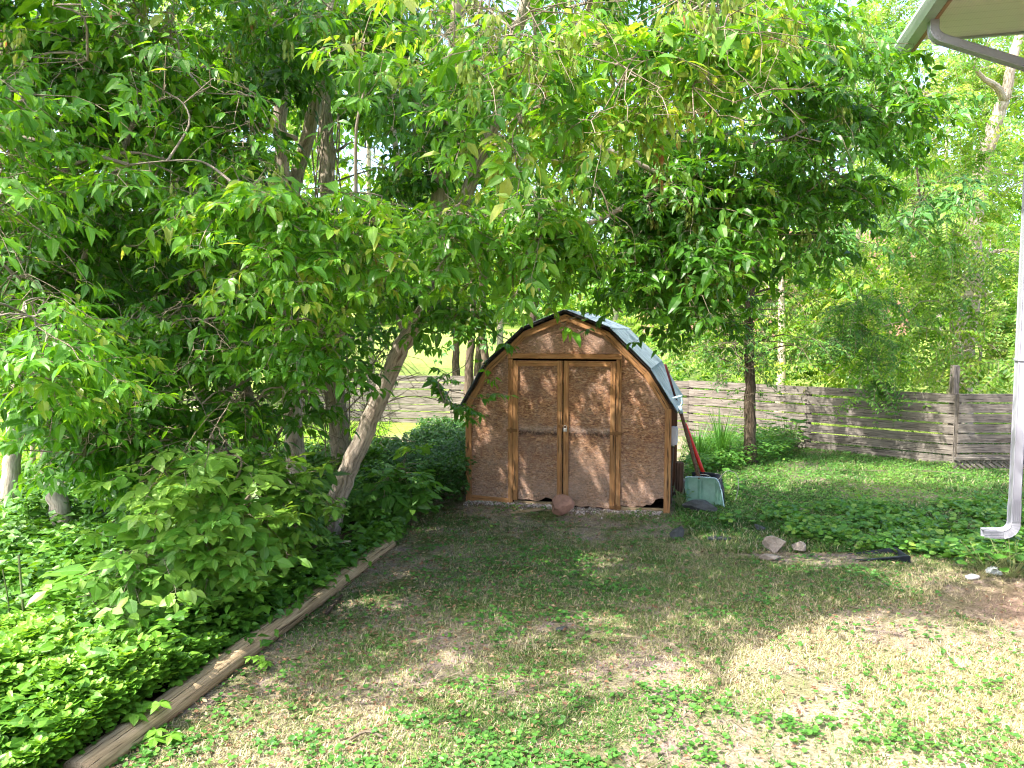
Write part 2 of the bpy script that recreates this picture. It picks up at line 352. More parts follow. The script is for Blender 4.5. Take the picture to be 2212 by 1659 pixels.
# ------------------------------------------------------------------ ground
def gz(x, y):
    x = np.asarray(x, float); y = np.asarray(y, float)
    z = (fbm(x*.9, y*.9, 3)-.5)*.07+(fbm(x*4, y*4, 5)-.5)*.025
    z = z*np.clip(1-np.abs(y-8)/40, 0, 1)
    z = z+np.clip(y-16, 0, 200)*.055
    return z
LOG_A = gnd(205, 1645); LOG_B = gnd(845, 1178)
def bedx(y):     # x of the timber edge at depth y
    y = np.asarray(y, float)
    x = LOG_A[0]+(LOG_B[0]-LOG_A[0])*(y-LOG_A[1])/(LOG_B[1]-LOG_A[1])
    return np.where(y > LOG_B[1], LOG_B[0]-.02*(y-LOG_B[1]), x)
def build_ground():
    def axis(a, b, d, far):
        mid = np.arange(a, b+1e-6, d); k = []; s_ = d; v = 0
        while v < far: s_ *= 1.18; v += s_; k.append(v)
        k = np.array(k); return np.concatenate([(a-k)[::-1], mid, b+k])
    xs = axis(-6, 8, .11, 160); ys = axis(2, 15, .11, 300)
    ys = ys[ys > -40]
    X, Y = np.meshgrid(xs, ys); Z = gz(X, Y)
    V = np.stack([X, Y, Z], -1).reshape(-1, 3); nx = len(xs); ny = len(ys)
    i = np.arange(nx-1)[None]+np.arange(ny-1)[:, None]*nx; i = i.ravel()
    Fc = np.stack([i, i+1, i+1+nx, i+nx], -1)
    x, y = V[:, 0], V[:, 1]
    lawn = np.clip((y-14.8)/1.0, 0, 1)
    lawn = np.maximum(lawn, np.clip((y-9.5)/1.5, 0, 1)*np.clip((-x-2.2)/.8, 0, 1))
    dirt = np.clip(1-np.hypot((x-4.2)/.8, (y-5.75)/.7)*1.0, 0, 1)*1.5
    dirt = np.clip(np.maximum(dirt, np.clip(1-np.hypot((x-5.0)/1.1, (y-5.0)/1.2), 0, 1)*1.6), 0, 1)
    sunlit_straw = np.clip((x-.8)/2.0, 0, 1)*np.clip((6.3-y)/1.6, 0, 1)*np.clip(fbm(x*1.5, y*1.5, 99)*2.4-.5, .2, 1)  # straw ground, also coloured paler so the sunlit corner looks brighter
    bed = np.clip((bedx(y)-x)/.15, 0, 1)*(y < 11)
    m = N("yard_soil"); p = m.n("ShaderNodeNewGeometry").outputs['Position']
    la = m.attr("lawn").outputs['Fac']; di = m.attr("dirt").outputs['Fac']; be = m.attr("bed").outputs['Fac']
    n1 = m.noise(p, 1.6, 8, .68); n2 = m.noise(p, 7, 8, .7, .5); n3 = m.noise(p, 45, 6, .75)
    soil = m.ramp(n3, [(.3, (.15, .11, .095)), (.5, (.30, .23, .205)), (.7, (.46, .38, .34))])
    thatch = m.ramp(n3, [(.3, (.17, .145, .07)), (.5, (.36, .30, .20)), (.7, (.56, .48, .36))])
    moss = m.ramp(n3, [(.3, (.035, .05, .012)), (.5, (.09, .13, .03)), (.7, (.17, .21, .06))])
    c = m.mix(m.ramp(n2, [(.44, 0), (.56, 1)]), soil, thatch)
    c = m.mix(m.ramp(n1, [(.47, 0), (.58, .85)]), c, moss)
    c = m.mix(m.attr('sunlit_straw').outputs['Fac'], c, m.ramp(n3, [(.3, (.36, .29, .19)), (.5, (.62, .53, .38)), (.7, (.80, .72, .56))]))
    c = m.mix(di, c, m.ramp(n3, [(.3, (.26, .17, .13)), (.7, (.46, .33, .27))]))
    c = m.mix(be, c, (.05, .04, .025))
    c = m.mix(la, c, m.ramp(n2, [(.35, (.16, .25, .045)), (.65, (.34, .42, .10))]))
    m.base(c, .95, .1); m.bump(m.math('ADD', n3, n2), .9, .03)
    o = npmesh("ground", V, Fc, m.m, None, {'lawn': ('FLOAT', lawn), 'dirt': ('FLOAT', dirt), 'bed': ('FLOAT', bed), 'sunlit_straw': ('FLOAT', sunlit_straw)}, True)
    tag(o, kind='structure')
build_ground()

# ------------------------------------------------------------------ leaves
# template: base at origin, +x along the leaf, +z its upper side, unit length
def leaf_tpl(w=.215, droop=.24, fold=.06, n=3):
    if n == 3:
        st = [(.30, w), (.66, w*.72)]
        V = [(0, 0, 0)]; U = [(0, 0, 0)]
        for t, hw in st:
            z = -droop*t*t
            V += [(t, hw, z+fold*hw/w), (t, 0, z), (t, -hw, z+fold*hw/w)]; U += [(1, t, 0), (0, t, 0), (-1, t, 0)]
        V.append((1, 0, -droop)); U.append((0, 1, 0))
        T = [(0, 2, 1), (0, 3, 2), (2, 5, 4), (2, 4, 1), (2, 3, 6), (2, 6, 5), (5, 7, 4), (5, 6, 7)]
    elif n == 2:
        V = [(0, 0, 0), (.42, w, fold-droop*.18), (.42, 0, -droop*.18), (.42, -w, fold-droop*.18), (1, 0, -droop)]
        U = [(0, 0, 0), (1, .42, 0), (0, .42, 0), (-1, .42, 0), (0, 1, 0)]
        T = [(0, 2, 1), (0, 3, 2), (1, 2, 4), (2, 3, 4)]
    else:
        V = [(0, 0, 0), (.45, w, fold), (1, 0, -droop*.5), (.45, -w, fold)]
        U = [(0, 0, 0), (1, .45, 0), (0, 1, 0), (-1, .45, 0)]; T = [(0, 2, 1), (0, 3, 2)]
    return np.array(V, float), np.array(T), np.array(U, float)
def round_tpl(w=.42, cup=.05):      # heart / oval leaf
    a = np.linspace(0, 2*math.pi, 8, endpoint=False)
    V = [(.45, 0, -cup)]; U = [(0, .5, 0)]
    for t in a:
        V.append((.5-.5*math.cos(t)*(1.0 if math.cos(t) < 0 else .86), w*math.sin(t)*(1.1 if math.cos(t) > 0 else .85), cup*abs(math.sin(t)))); U.append((math.sin(t), .5-.5*math.cos(t), 0))
    T = [(0, i+1, (i+1) % 8+1) for i in range(8)]
    return np.array(V, float), np.array(T), np.array(U, float)
class Leaves:
    """accumulates base, dir, normal, length, tint"""
    def __init__(s): s.a = [[], [], [], [], []]
    def add(s, P, D, Nn, L, T):
        for k, v in enumerate((P, D, Nn, L, T)): s.a[k].append(np.asarray(v, float))
    def arrays(s): return [np.concatenate(x) for x in s.a]
    def build(s, name, mat, parent, tpl, cull=False, origin=None, wvar=.15):
        if not s.a[0]: return None
        P, D, Nn, L, T = s.arrays()
        if cull:
            k = keep(P+norm(D)*L[:, None]*.5); P, D, Nn, L, T = P[k], D[k], Nn[k], L[k], T[k]
        D = norm(D); Y = norm(np.cross(Nn, D)); Z = np.cross(D, Y)
        tv, tf, tu = tpl; n = len(P); k = len(tv)
        W = L*(1+rng.uniform(-wvar, wvar, n))
        V = P[:, None]+tv[None, :, 0:1]*D[:, None]*L[:, None, None]+tv[None, :, 1:2]*Y[:, None]*W[:, None, None]+tv[None, :, 2:3]*Z[:, None]*L[:, None, None]
        Fc = (tf[None]+(np.arange(n)*k)[:, None, None]).reshape(-1, 3)
        uv = np.tile(tu, (n, 1)); uv[:, 2] = np.repeat(rng.uniform(0, 50, n), k)
        return npmesh(name, V.reshape(-1, 3), Fc, mat, parent, {'tint': ('FLOAT', np.repeat(np.clip(T, 0, 1), k)), 'luv': ('FLOAT_VECTOR', uv)}, False, origin)

# sunlit places: gaps in the canopy along the sun's path to them (centre, radius)
GAPS = []
def gap(c, r): GAPS.append((np.asarray(c, float), r))
def keep(P):
    k = np.ones(len(P), bool)
    jit = rng.normal(0, .045, len(P)); u = rng.random(len(P))
    for c, r in GAPS:
        v = P-c; al = v@S; pe = np.linalg.norm(v-al[:, None]*S, axis=1)
        k &= ~((al < -.3) & (pe < r+jit) & (u < .97))
    return k

# spray templates ---------------------------------------------------
def boxelder_spray(r, nodes=4, L=.42, ll=.112, droop=(-12, 56), pairs=(1, 2), petl=.06):
    P, D, Nn, Ls, T = [], [], [], [], []; tw = []
    pts = [np.array((L*i/nodes, r.normal(0, .01), -.10*(i/nodes)**2*L/.42)) for i in range(nodes+1)]
    tw.append((pts, .0035))
    for i in range(1, nodes+1):
        c = pts[i]; last = i == nodes
        for side in ((-1, 1) if not last else (-1, 0, 1)):
            a = math.radians(r.uniform(40, 75))*side if side else r.uniform(-.3, .3)
            pd = norm(np.array((math.cos(a), math.sin(a), r.uniform(-.35, .35))))
            pl = petl*r.uniform(.7, 1.4)
            q = c+pd*pl; tw.append(([c, q], .0016))
            np_ = r.integers(pairs[0], pairs[1]+1)
            ch = math.atan2(pd[1], pd[0]); base = q
            for j in range(np_+1):
                opts = (-1, 1) if j < np_ else (0,)
                pos = q+pd*(.03*j); 
                for sd in opts:
                    an = ch+sd*math.radians(r.uniform(45, 80))
                    dr = math.radians(r.uniform(*droop))
                    d = np.array((math.cos(an)*math.cos(dr), math.sin(an)*math.cos(dr), -math.sin(dr)))
                    nn = np.array((math.cos(an)*math.sin(dr), math.sin(an)*math.sin(dr), math.cos(dr)))+r.normal(0, .28, 3)
                    P.append(pos); D.append(d); Nn.append(nn); Ls.append(ll*r.choice([.55, .8, 1.0, 1.15, 1.35])*r.uniform(.85, 1.15)*(1.12 if sd == 0 else .95)*(.75 if last else 1)); T.append(r.normal(0, .10)+(.12 if last else 0))
    return [np.array(x) for x in (P, D, Nn, Ls, T)], tw
def frond_spray(r, fr=5, L=.45, ll=.075):
    P, D, Nn, Ls, T = [], [], [], [], []; tw = []
    for f in range(fr):
        an = r.uniform(-1.5, 1.5); el = r.uniform(.1, .6); l = L*r.uniform(.7, 1.15); n = 9
        o = np.array((f*.03, 0, 0)); pts = []
        for i in range(n+1):
            t = i/n
            pts.append(o+np.array((math.cos(an)*l*t*.9, math.sin(an)*l*t*.9, l*(math.sin(el)*t-.75*t*t))))
        tw.append((pts[::3], .002)); sd = np.array((-math.sin(an), math.cos(an), 0))
        for i in range(1, n+1):
            td = norm(pts[i]-pts[i-1])
            for s_ in (-1, 1):
                d = norm(sd*s_+td*.35+np.array((0, 0, -.35))+r.normal(0, .08, 3)); nn = np.cross(td, sd); nn = nn if nn[2] > 0 else -nn
                P.append(pts[i]); D.append(d); Nn.append(nn+r.normal(0, .15, 3)); Ls.append(ll*(1-.45*abs(i/n-.45))); T.append(r.normal(0, .06))
    return [np.array(x) for x in (P, D, Nn, Ls, T)], tw
def seed_tpl(r, n=16, L=.13):
    P, D, Nn, Ls, T = [], [], [], [], []; tw = []
    for i in range(n):
        t = r.random(); a = r.uniform(0, 6.28); c = np.array((math.cos(a)*.02, math.sin(a)*.02, -L*t))
        for s_ in (-1, 1):
            b = a+s_*.5; P.append(c); D.append((math.cos(b)*.35, math.sin(b)*.35, -1)); Nn.append((math.cos(a+1.57*s_), math.sin(a+1.57*s_), .2)+r.normal(0, .3, 3)); Ls.append(r.uniform(.045, .060)); T.append(r.normal(0, .1))
    tw.append(([np.zeros(3), np.array((0, 0, -L))], .0015))
    return [np.array(x) for x in (P, D, Nn, Ls, T)], tw
r0 = np.random.default_rng(3)
TPL = {
    'be': [boxelder_spray(r0, int(r0.integers(3, 6)), r0.uniform(.34, .5)) for _ in range(14)],
    'ash': [boxelder_spray(r0, int(r0.integers(2, 4)), r0.uniform(.30, .42), .125, (-5, 35), (2, 3), .05) for _ in range(10)],
    'small': [boxelder_spray(r0, 4, .34, .055, (-10, 40), (1, 2), .04) for _ in range(10)],
    'far': [boxelder_spray(r0, 4, .5, .12, (-10, 60), (1, 1), .07) for _ in range(10)],
    'frond': [frond_spray(r0) for _ in range(10)],
    'seed': [seed_tpl(r0) for _ in range(8)],
}
def rotz(a):
    c, s_ = np.cos(a), np.sin(a); Z = np.zeros_like(c); O = np.ones_like(c)
    return np.stack([np.stack([c, -s_, Z], -1), np.stack([s_, c, Z], -1), np.stack([Z, Z, O], -1)], -2)
def roty(a):
    c, s_ = np.cos(a), np.sin(a); Z = np.zeros_like(c); O = np.ones_like(c)
    return np.stack([np.stack([c, Z, s_], -1), np.stack([Z, O, Z], -1), np.stack([-s_, Z, c], -1)], -2)
class Twigs:
    def __init__(s): s.A = []; s.B = []; s.R = []
    def add(s, A, B, R): s.A.append(A); s.B.append(B); s.R.append(R)
    def build(s, name, mat, parent, origin=None):
        if not s.A: return
        A = np.concatenate(s.A); B = np.concatenate(s.B); R = np.concatenate(s.R); n = len(A)
        t = norm(B-A); a = norm(np.cross(t, np.array((.3, .2, .93)))); b = np.cross(t, a); V = []
        for end, rr in ((A, R), (B, R*.75)):
            for k in range(3):
                th = 2*math.pi*k/3; V.append(end+(a*math.cos(th)+b*math.sin(th))*rr[:, None])
        V = np.stack(V, 1).reshape(-1, 3)
        q = np.array([(0, 1, 4, 3), (1, 2, 5, 4), (2, 0, 3, 5)]); Fc = (q[None]+(np.arange(n)*6)[:, None, None]).reshape(-1, 4)
        return npmesh(name, V, Fc, mat, parent, {'gr': ('FLOAT_VECTOR', V*1.0)}, True, origin)
def sprays(kind, pos, yaw, pitch, scale, tint, LV, TW):
    tp = TPL[kind]; which = rng.integers(0, len(tp), len(pos)); Rm = rotz(yaw)@roty(pitch)
    for i, ((P, D, Nn, L, T), tw) in enumerate(tp):
        m = which == i
        if not m.any(): continue
        R = Rm[m]; s_ = scale[m][:, None, None]
        p = pos[m][:, None]+np.einsum('nij,kj->nki', R, P)*s_
        d = np.einsum('nij,kj->nki', R, D); nn = np.einsum('nij,kj->nki', R, Nn)
        l = L[None]*scale[m][:, None]; t = T[None]+tint[m][:, None]+rng.normal(0, .13, l.shape)
        LV.add(p.reshape(-1, 3), d.reshape(-1, 3), nn.reshape(-1, 3), l.ravel(), t.ravel())
        if TW is not None:
            for pts, rr in tw:
                pp = pos[m][:, None]+np.einsum('nij,kj->nki', R, np.array(pts))*s_
                for k in range(len(pts)-1): TW.add(pp[:, k], pp[:, k+1], np.full(m.sum(), rr)*scale[m])

def in_poly(px, py, poly):
    c = np.zeros(len(px), bool); j = len(poly)-1
    for i in range(len(poly)):
        xi, yi = poly[i]; xj, yj = poly[j]
        hit = ((yi > py) != (yj > py)) & (px < (xj-xi)*(py-yi)/(yj-yi+1e-9)+xi); c ^= hit; j = i
    return c
def sample_view(poly, Y0, Y1, n):
    """world points spread through a volume whose outline from the front is poly"""
    P = np.array(poly, float); lo = P.min(0); hi = P.max(0); out = []
    while len(out) < n:
        q = rng.uniform(lo, hi, (n*3, 2)); q = q[in_poly(q[:, 0], q[:, 1], poly)]
        out += [at(a, b, rng.uniform(Y0, Y1)) for a, b in q[:n-len(out)]]
    return np.array(out)

# open places in the crowns (picture x, y, half sizes, share removed, also for the far trees?)
OPEN = [(655, 290, 75, 105, .9, 0), (790, 330, 80, 70, .8, 0), (630, 860, 70, 120, .8, 0), (735, 860, 50, 110, .6, 0), (716, 1090, 50, 90, .97, 0), (800, 900, 60, 130, .95, 0), (860, 770, 55, 70, .8, 0), (900, 690, 40, 60, .7, 0), (450, 910, 80, 45, .8, 0), (145, 1120, 45, 90, .9, 0), (985, 770, 60, 90, .9, 0),
        (1245, 615, 26, 28, .9, 1), (30, 930, 90, 50, .75, 0), (230, 1010, 70, 45, .7, 0), (540, 1000, 60, 60, .6, 0), (1700, 150, 80, 40, .85, 1), (1790, 330, 70, 50, .8, 1), (1660, 500, 45, 30, .8, 1), (1880, 480, 50, 40, .6, 1), (1290, 170, 70, 30, .8, 1), (1750, 420, 50, 35, .7, 1), (1960, 300, 40, 30, .5, 1), (1540, 350, 40, 20, .6, 1), (120, 60, 40, 30, .8, 1), (960, 280, 50, 80, .6, 0), (1085, 230, 50, 60, .6, 0), (1340, 680, 60, 50, .5, 0), (1400, 780, 60, 90, .9, 0), (1270, 720, 90, 30, .9, 0), (2010, 640, 40, 40, .5, 0), (1218, 640, 125, 75, .96, 0), (1090, 720, 75, 60, .85, 0), (2098, 640, 36, 170, .75, 1), (60, 1080, 90, 60, .5, 0), (880, 560, 60, 50, .5, 0)]
def thin(P):
    q = P-np.array((0, 0, H)); dep = np.maximum(q[:, 1]*cp-q[:, 2]*sp, .05); x = q[:, 0]/dep*F+1106; y = 829.5-(q[:, 1]*sp+q[:, 2]*cp)/dep*F; far = dep > 12.4
    k = np.ones(len(P), bool); u = rng.random(len(P))
    for a, b, rx, ry, p_, al in OPEN: k &= ~((np.hypot((x-a)/rx, (y-b)/ry) < 1) & (u < p_) & ((~far) | (al == 1)))
    return k
class Tree:
    def __init__(s, name, label, cat, base, group=None, leafmat='leaf', barkmat='bark', twigmat='twig', cull=True, kind='be'):
        s.base = np.asarray(base, float); s.o = thing(name, label, cat, s.base, 0, group); s.tb = MB(); s.lv = Leaves(); s.tw = Twigs(); s.seeds = Leaves()
        s.nodes = []; s.lm = leafmat; s.bmt = barkmat; s.tm = twigmat; s.cull = cull; s.kind = kind
    def trunk(s, pts, r0_, r1_, seg=12, noise=.05, k=6, reg=True, flare=True):
        P = smooth_path(pts, k); n = len(P); rad = []
        for i in range(n):
            t = i/(n-1); r = r0_+(r1_-r0_)*t
            if flare: r *= 1+.35*math.exp(-t*n/2.5)
            rad.append(r)
        wob = [np.array((random.gauss(0, r0_*.06), random.gauss(0, r0_*.06), 0)) for _ in P]; wob[0] *= 0
        P = [p+q for p, q in zip(P, wob)]
        s.tb.tube(P, rad, seg, True, noise)
        if reg:
            for i in range(n//5, n): s.nodes.append(P[i])
        return P
    def limb(s, a, b, r, sag=.2, seg=6):
        m1 = a+(b-a)*.33+np.array((random.gauss(0, .1), random.gauss(0, .1), sag)); m2 = a+(b-a)*.7+np.array((random.gauss(0, .1), random.gauss(0, .1), sag*.7))
        P = smooth_path([a, m1, m2, b], 3); n = len(P)
        s.tb.tube(P, [max(.005, r*(1-.8*i/(n-1))) for i in range(n)], seg, False, .05); return P
    def fill(s, centers, per=10, rad=.45, scale=1.0, tint=.35, tvar=.12, limbs=True, kind=None, outward=.5, flat=.8, lr=.02, seeds=0, toward=None):
        kind = kind or s.kind
        centers = np.asarray(centers, float)
        if limbs:
            n0 = np.array(s.nodes) if s.nodes else s.base[None]
            dd = np.array([np.min(np.linalg.norm(n0-c, axis=1)) for c in centers]); centers = centers[np.argsort(dd)]
        for c in centers:
            if limbs:
                nodes = np.array(s.nodes) if s.nodes else s.base[None]
                w_ = np.linalg.norm(nodes-c, axis=1)+np.clip(nodes[:, 2]-c[2], 0, 9)*1.5
                a = nodes[np.argmin(w_)]; dl = np.linalg.norm(a-c); P = s.limb(a, c, min(lr, .006+.008*dl) if dl < 2 else .008, .1 if dl < 2 else .35)
                s.nodes += [q_ for q_ in P[len(P)//2:]]
                out = math.atan2(c[1]-a[1], c[0]-a[0])
            else: P = [c]; out = rng.uniform(-3.14, 3.14)
            n = max(1, int(per*rng.uniform(.7, 1.3)))
            off = norm(rng.normal(0, 1, (n, 3)))*rng.random((n, 1))**.45*rad; off[:, 2] *= flat
            pos = c+off; kv = thin(pos)
            if not kv.any(): continue
            off = off[kv]; pos = pos[kv]; n = len(pos)
            yaw = np.where(rng.random(n) < outward, out, np.arctan2(off[:, 1], off[:, 0]))+rng.normal(0, .6, n)
            if toward is not None: yaw = np.where(rng.random(n) < .5, toward+rng.normal(0, .7, n), yaw)
            pit = rng.normal(.28, .28, n)     # roty positive pitches the tip down
            sc_ = scale*rng.uniform(.8, 1.2, n); ct = tint+rng.normal(0, tvar*.7)
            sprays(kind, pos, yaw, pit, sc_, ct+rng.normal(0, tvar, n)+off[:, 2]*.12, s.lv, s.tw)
            if not limbs: s.tw.add(np.repeat(c[None], n, 0), pos, np.full(n, .0025))
            if limbs:
                Q = np.array(P); idx = np.argmin(np.linalg.norm(Q[None]-pos[:, None], axis=2), axis=1)
                s.tw.add(Q[idx], pos, np.full(n, .0045))
            if seeds:
                k = rng.random(n) < seeds
                if k.any():
                    sp_ = pos[k]+rng.normal(0, .07, (k.sum(), 3)); q = k.sum()
                    rep = 3
                    for _ in range(rep):
                        sprays('seed', sp_+rng.normal(0, .05, (q, 3)), rng.uniform(0, 6.28, q), rng.normal(0, .2, q), rng.uniform(.85, 1.25, q), rng.uniform(.3, .7, q)+.35*(rng.random(q) < .06), s.seeds, None)
    def done(s, tpl=None, woody='trunk'):
        o = s.base
        if s.tb.v: s.tb.build(woody, M[s.bmt], s.o, o)
        if not s.o.name.startswith(('small_tree', 'sunlit_shrub')): s.tw.build('twigs', M[s.tm], s.o, o)
        s.lv.build('crown', M[s.lm], s.o, tpl or leaf_tpl(), s.cull, o)
        s.seeds.build('seed_clusters', M['seed'], s.o, leaf_tpl(.17, .1, .0, 2), s.cull, o)
        return s.o

# ------------------------------------------------------------------ shed
TH = math.radians(14.0); E1 = np.array((math.cos(TH), -math.sin(TH), 0)); E2 = np.array((math.sin(TH), math.cos(TH), 0)); UP = np.array((0, 0, 1.))
SR = gnd(1447, 1108); S0 = SR-E1*2.44
def sh(x, y, z): return S0+E1*x+E2*y+UP*z
shed = thing("storage_shed", "weathered strand-board shed with gambrel metal roof and double doors", "shed", S0, -TH)
XL, XR, XC = -.08, 2.44, 1.18
prof = [(XR, 0), (XR, 1.26), (2.17, 1.69), (1.70, 2.15), (XC, 2.36), (.66, 2.15), (.19, 1.72), (XL, 1.26), (XL, 0)]
def build_shed():
    D = 2.5
    # everything in shed-local coordinates: x along the front, y to the back
    m = MB(); rg = random.Random(4)
    m.prism([(XL+.03, .05), (.47, .05), (.47, 1.875), (.30, 1.80), (.19, 1.70), (XL+.03, 1.26)], .0, .012)
    m.build("front_panel", M['osb'], shed); m = MB()
    rag = [(XR-.03, .03), (XR-.03, 1.26), (2.15, 1.69), (1.95, 1.87), (1.852, 1.875), (1.852, .06)]
    edge = [(1.90, .055), (1.95, .05), (2.0, .04), (2.06, .06), (2.12, .055), (2.17, .085), (2.21, .08), (2.25, .11), (2.27, .15), (2.31, .165), (2.35, .17), (2.375, .155), (2.40, .13)]
    m.prism([(1.852, 1.875)]+[(1.852, .06)]+edge+rag[:4], .0, .012)
    m.build("front_panel", M['osb'], shed, )
    m = MB(); m.prism([(.30, 1.80), (.47, 1.878), (1.168, 1.878), (1.168, 2.35), (.66, 2.14)], .0, .012)
    m.prism([(1.174, 1.878), (1.852, 1.878), (1.95, 1.872), (1.70, 2.14), (1.174, 2.35)], .0, .012); m.build("gable_panel", M['osb'], shed)
    m = MB(); m.prism([(x, z) for x, z in prof], D-.02, D); m.build("back_wall", M['sidewall'], shed)
    for nm, x0 in (("side_wall", XR-.03), ("side_wall", XL+.01)):
        m = MB(); m.prism([(x0, .03), (x0+.02, .03), (x0+.02, 1.27), (x0, 1.27)], .0, D-.02, gdir=1)
        for k in range(12):
            y = .1+k*.2; m.box((x0+(.024 if x0 > 1 else -.004), y, .64), (.006, .008, .6), None, 2)
        m.build(nm, M['sidewall'], shed)
    m = MB(); m.box(((XL+XR)/2, D/2, .02), ((XR-XL)/2-.04, D/2-.03, .02)); m.build("floor", M['inside_shade'], shed)
    m = MB(); m.prism([(XR-.05, .05), (XR-.05, 1.22), (2.12, 1.64), (1.66, 2.08), (XC, 2.27), (.70, 2.08), (.24, 1.66), (XL+.05, 1.22), (XL+.05, .05)], .34, .35); m.build("shade_sheet", M['inside_shade'], shed)  # near-black sheet standing in for the shade behind the doors
    # base boards seen below the ragged edge
    m = MB(); m.box((2.12, .03, .02), (.29, .03, .022), None, 0, .003, .004); m.build("sill_board", M['log'], shed)
    m = MB(); m.box((.87, .03, .025), (.33, .03, .024), None, 0, .003, .004); m.build("sill_board", M['log'], shed)
    def board(name, a, b, wd, y0=-.022, th=.022, parent=shed, mat='trim', jit=.002, label=None):
        a = np.array((a[0], 0, a[1])); b = np.array((b[0], 0, b[1])); L = np.linalg.norm(b-a); t = (b-a)/L; s_ = np.cross((0, 1, 0), t)
        q = MB(); q.box((a+b)/2+np.array((0, y0+th/2, 0)), (L/2, wd/2, th/2), (t, s_, (0, 1, 0)), 0, jit, .003)
        o = q.build(name, M[mat], parent)
        if label: o['label'] = label
        return o
    board("corner_board", (XL+.035, .0), (XL+.035, 1.24), .075); board("corner_board", (XR-.035, -.0), (XR-.035, 1.24), .075)
    board("base_board", (XL+.075, .05), (.468, .03), .075, -.018)
    board("header_board", (.465, 1.845), (1.858, 1.845), .062, -.03)
    board("door_jamb", (.498, .02), (.498, 1.812), .062); board("door_jamb", (1.826, .0), (1.826, 1.812), .062)
    # rake trim following the gambrel
    c = prof[1:8]; ins = .045
    for i in range(len(c)-1):
        a = np.array(c[i]); b = np.array(c[i+1]); t = (b-a)/np.linalg.norm(b-a); nrm = np.array((-t[1], t[0]))
        board("rake_trim", a+nrm*ins+t*.003, b+nrm*ins-t*.003, .075, -.024-.003*(i % 2), .022)
    # doors
    for nm, x0, x1 in (("door", .535, 1.148), ("door", 1.162, 1.790)):
        right = x0 > 1
        d = MB(); r2 = random.Random(9 if right else 3)
        zb = .02 if right else .07
        bot = [(x0+(x1-x0)*i/12, zb+r2.uniform(-.012, .012)) for i in range(13)]
        if not right: bot[8] = (bot[8][0], .11); bot[9] = (bot[9][0], .10)
        d.prism(bot+[(x1, 1.79), (x0, 1.79)], -.012, -.0)
        door = d.build(nm, M['osb'], shed)
        board("stile", (x0+.032, zb-.01), (x0+.032, 1.79), .062, -.034, .02, door)
        board("stile", (x1-.032, zb-.01), (x1-.032, 1.79), .062, -.034, .02, door)
        board("top_rail", (x0+.065, 1.755), (x1-.065, 1.755), .062, -.033, .02, door, label="weathered grey rail" if right else None)
        for z in ((.93, .04) if right else (.93,)):
            hx = 1.80 if right else .522
            q = MB(); q.box((hx, -.040, z), (.068, .004, .018), None, 0, 0, .002); q.box((hx+(.012 if right else -.012), -.044, z), (.012, .006, .035)); q.build("hinge", M['brass'], door)
        if right:
            q = MB(); q.box((1.155, -.046, 1.0), (.05, .004, .016), None, 0, 0, .002); q.box((1.175, -.052, 1.0), (.018, .006, .008)); q.build("hasp", M['brass'], door)
            q = MB(); q.box((1.19, -.060, .955), (.022, .011, .02), None, 0, 0, .005)
            q.tube(smooth_path([(1.175, -.06, .97), (1.175, -.06, 1.0), (1.19, -.06, 1.012), (1.205, -.06, 1.0), (1.205, -.06, .97)], 3), .0045, 6); q.build("padlock", M['steel'], door)
    # roof panels with ribs
    c = prof[1:8]
    for i in range(len(c)-1):
        a = np.array(c[i], float); b = np.array(c[i+1], float); t = (b-a)/np.linalg.norm(b-a); nrm = np.array((t[1], -t[0]))
        if i == 0: a = a-t*.09
        if i == 5: b = b+t*.09
        if i not in (0, 5): a = a-t*.01; b = b+t*.01
        lift = .022+.006*((0, 1, 2, 2, 1, 0)[i]); a = a+nrm*lift; b = b+nrm*lift
        ny = 66; nx = 6; V = []; Fc = []
        for iy in range(ny):
            y = -.07+(D+.14)*iy/(ny-1); ph = (iy % 6)
            for ix in range(nx):
                q = a+(b-a)*ix/(nx-1); h = (.012 if ph == 0 else 0)+random.uniform(-.0022, .0022)
                V.append((q[0]+nrm[0]*h, y, q[1]+nrm[1]*h))
        for iy in range(ny-1):
            for ix in range(nx-1):
                k = iy*nx+ix; Fc.append((k, k+1, k+nx+1, k+nx))
        o = npmesh("roof_panel", V, Fc, M['roof'], shed)
        md = o.modifiers.new("thick", 'SOLIDIFY'); md.thickness = .004
        # dark edge under the sheet at the front
        q = MB(); e = np.array((t[0], 0, t[1])); nn = np.array((nrm[0], 0, nrm[1]))
        mid = np.array(((a+b)[0]/2, -.03, (a+b)[1]/2))-nn*.012
        q.box(mid, (np.linalg.norm(b-a)/2, .032, .003), (e, (0, 1, 0), nn)); q.build("roof_edge", M['roofedge'], shed)
    # utility box on the right side wall
    m = MB(); m.box((XR+.03, .20, .90), (.035, .075, .105), None, 2, 0, .006)
    bx = m.build("utility_box", M['box'], shed); m = MB(); m.box((XR+.068, .20, .90), (.004, .066, .09), None, 2, 0, .002); m.box((XR+.02, .115, .90), (.022, .004, .11)); m.build("lid", M['box'], bx)
    m = MB(); m.tube([(XR+.02, .18, .80), (XR+.02, .18, .76)], .018, 8); m.build("connector", M['steel'], bx)
    m = MB(); m.tube(smooth_path([(XR+.02, .18, .76), (XR+.02, .14, .62), (XR+.012, .08, .5), (XR+.012, .07, .1)], 5), .006, 6); m.build("cable", M['wire'], bx)
build_shed()

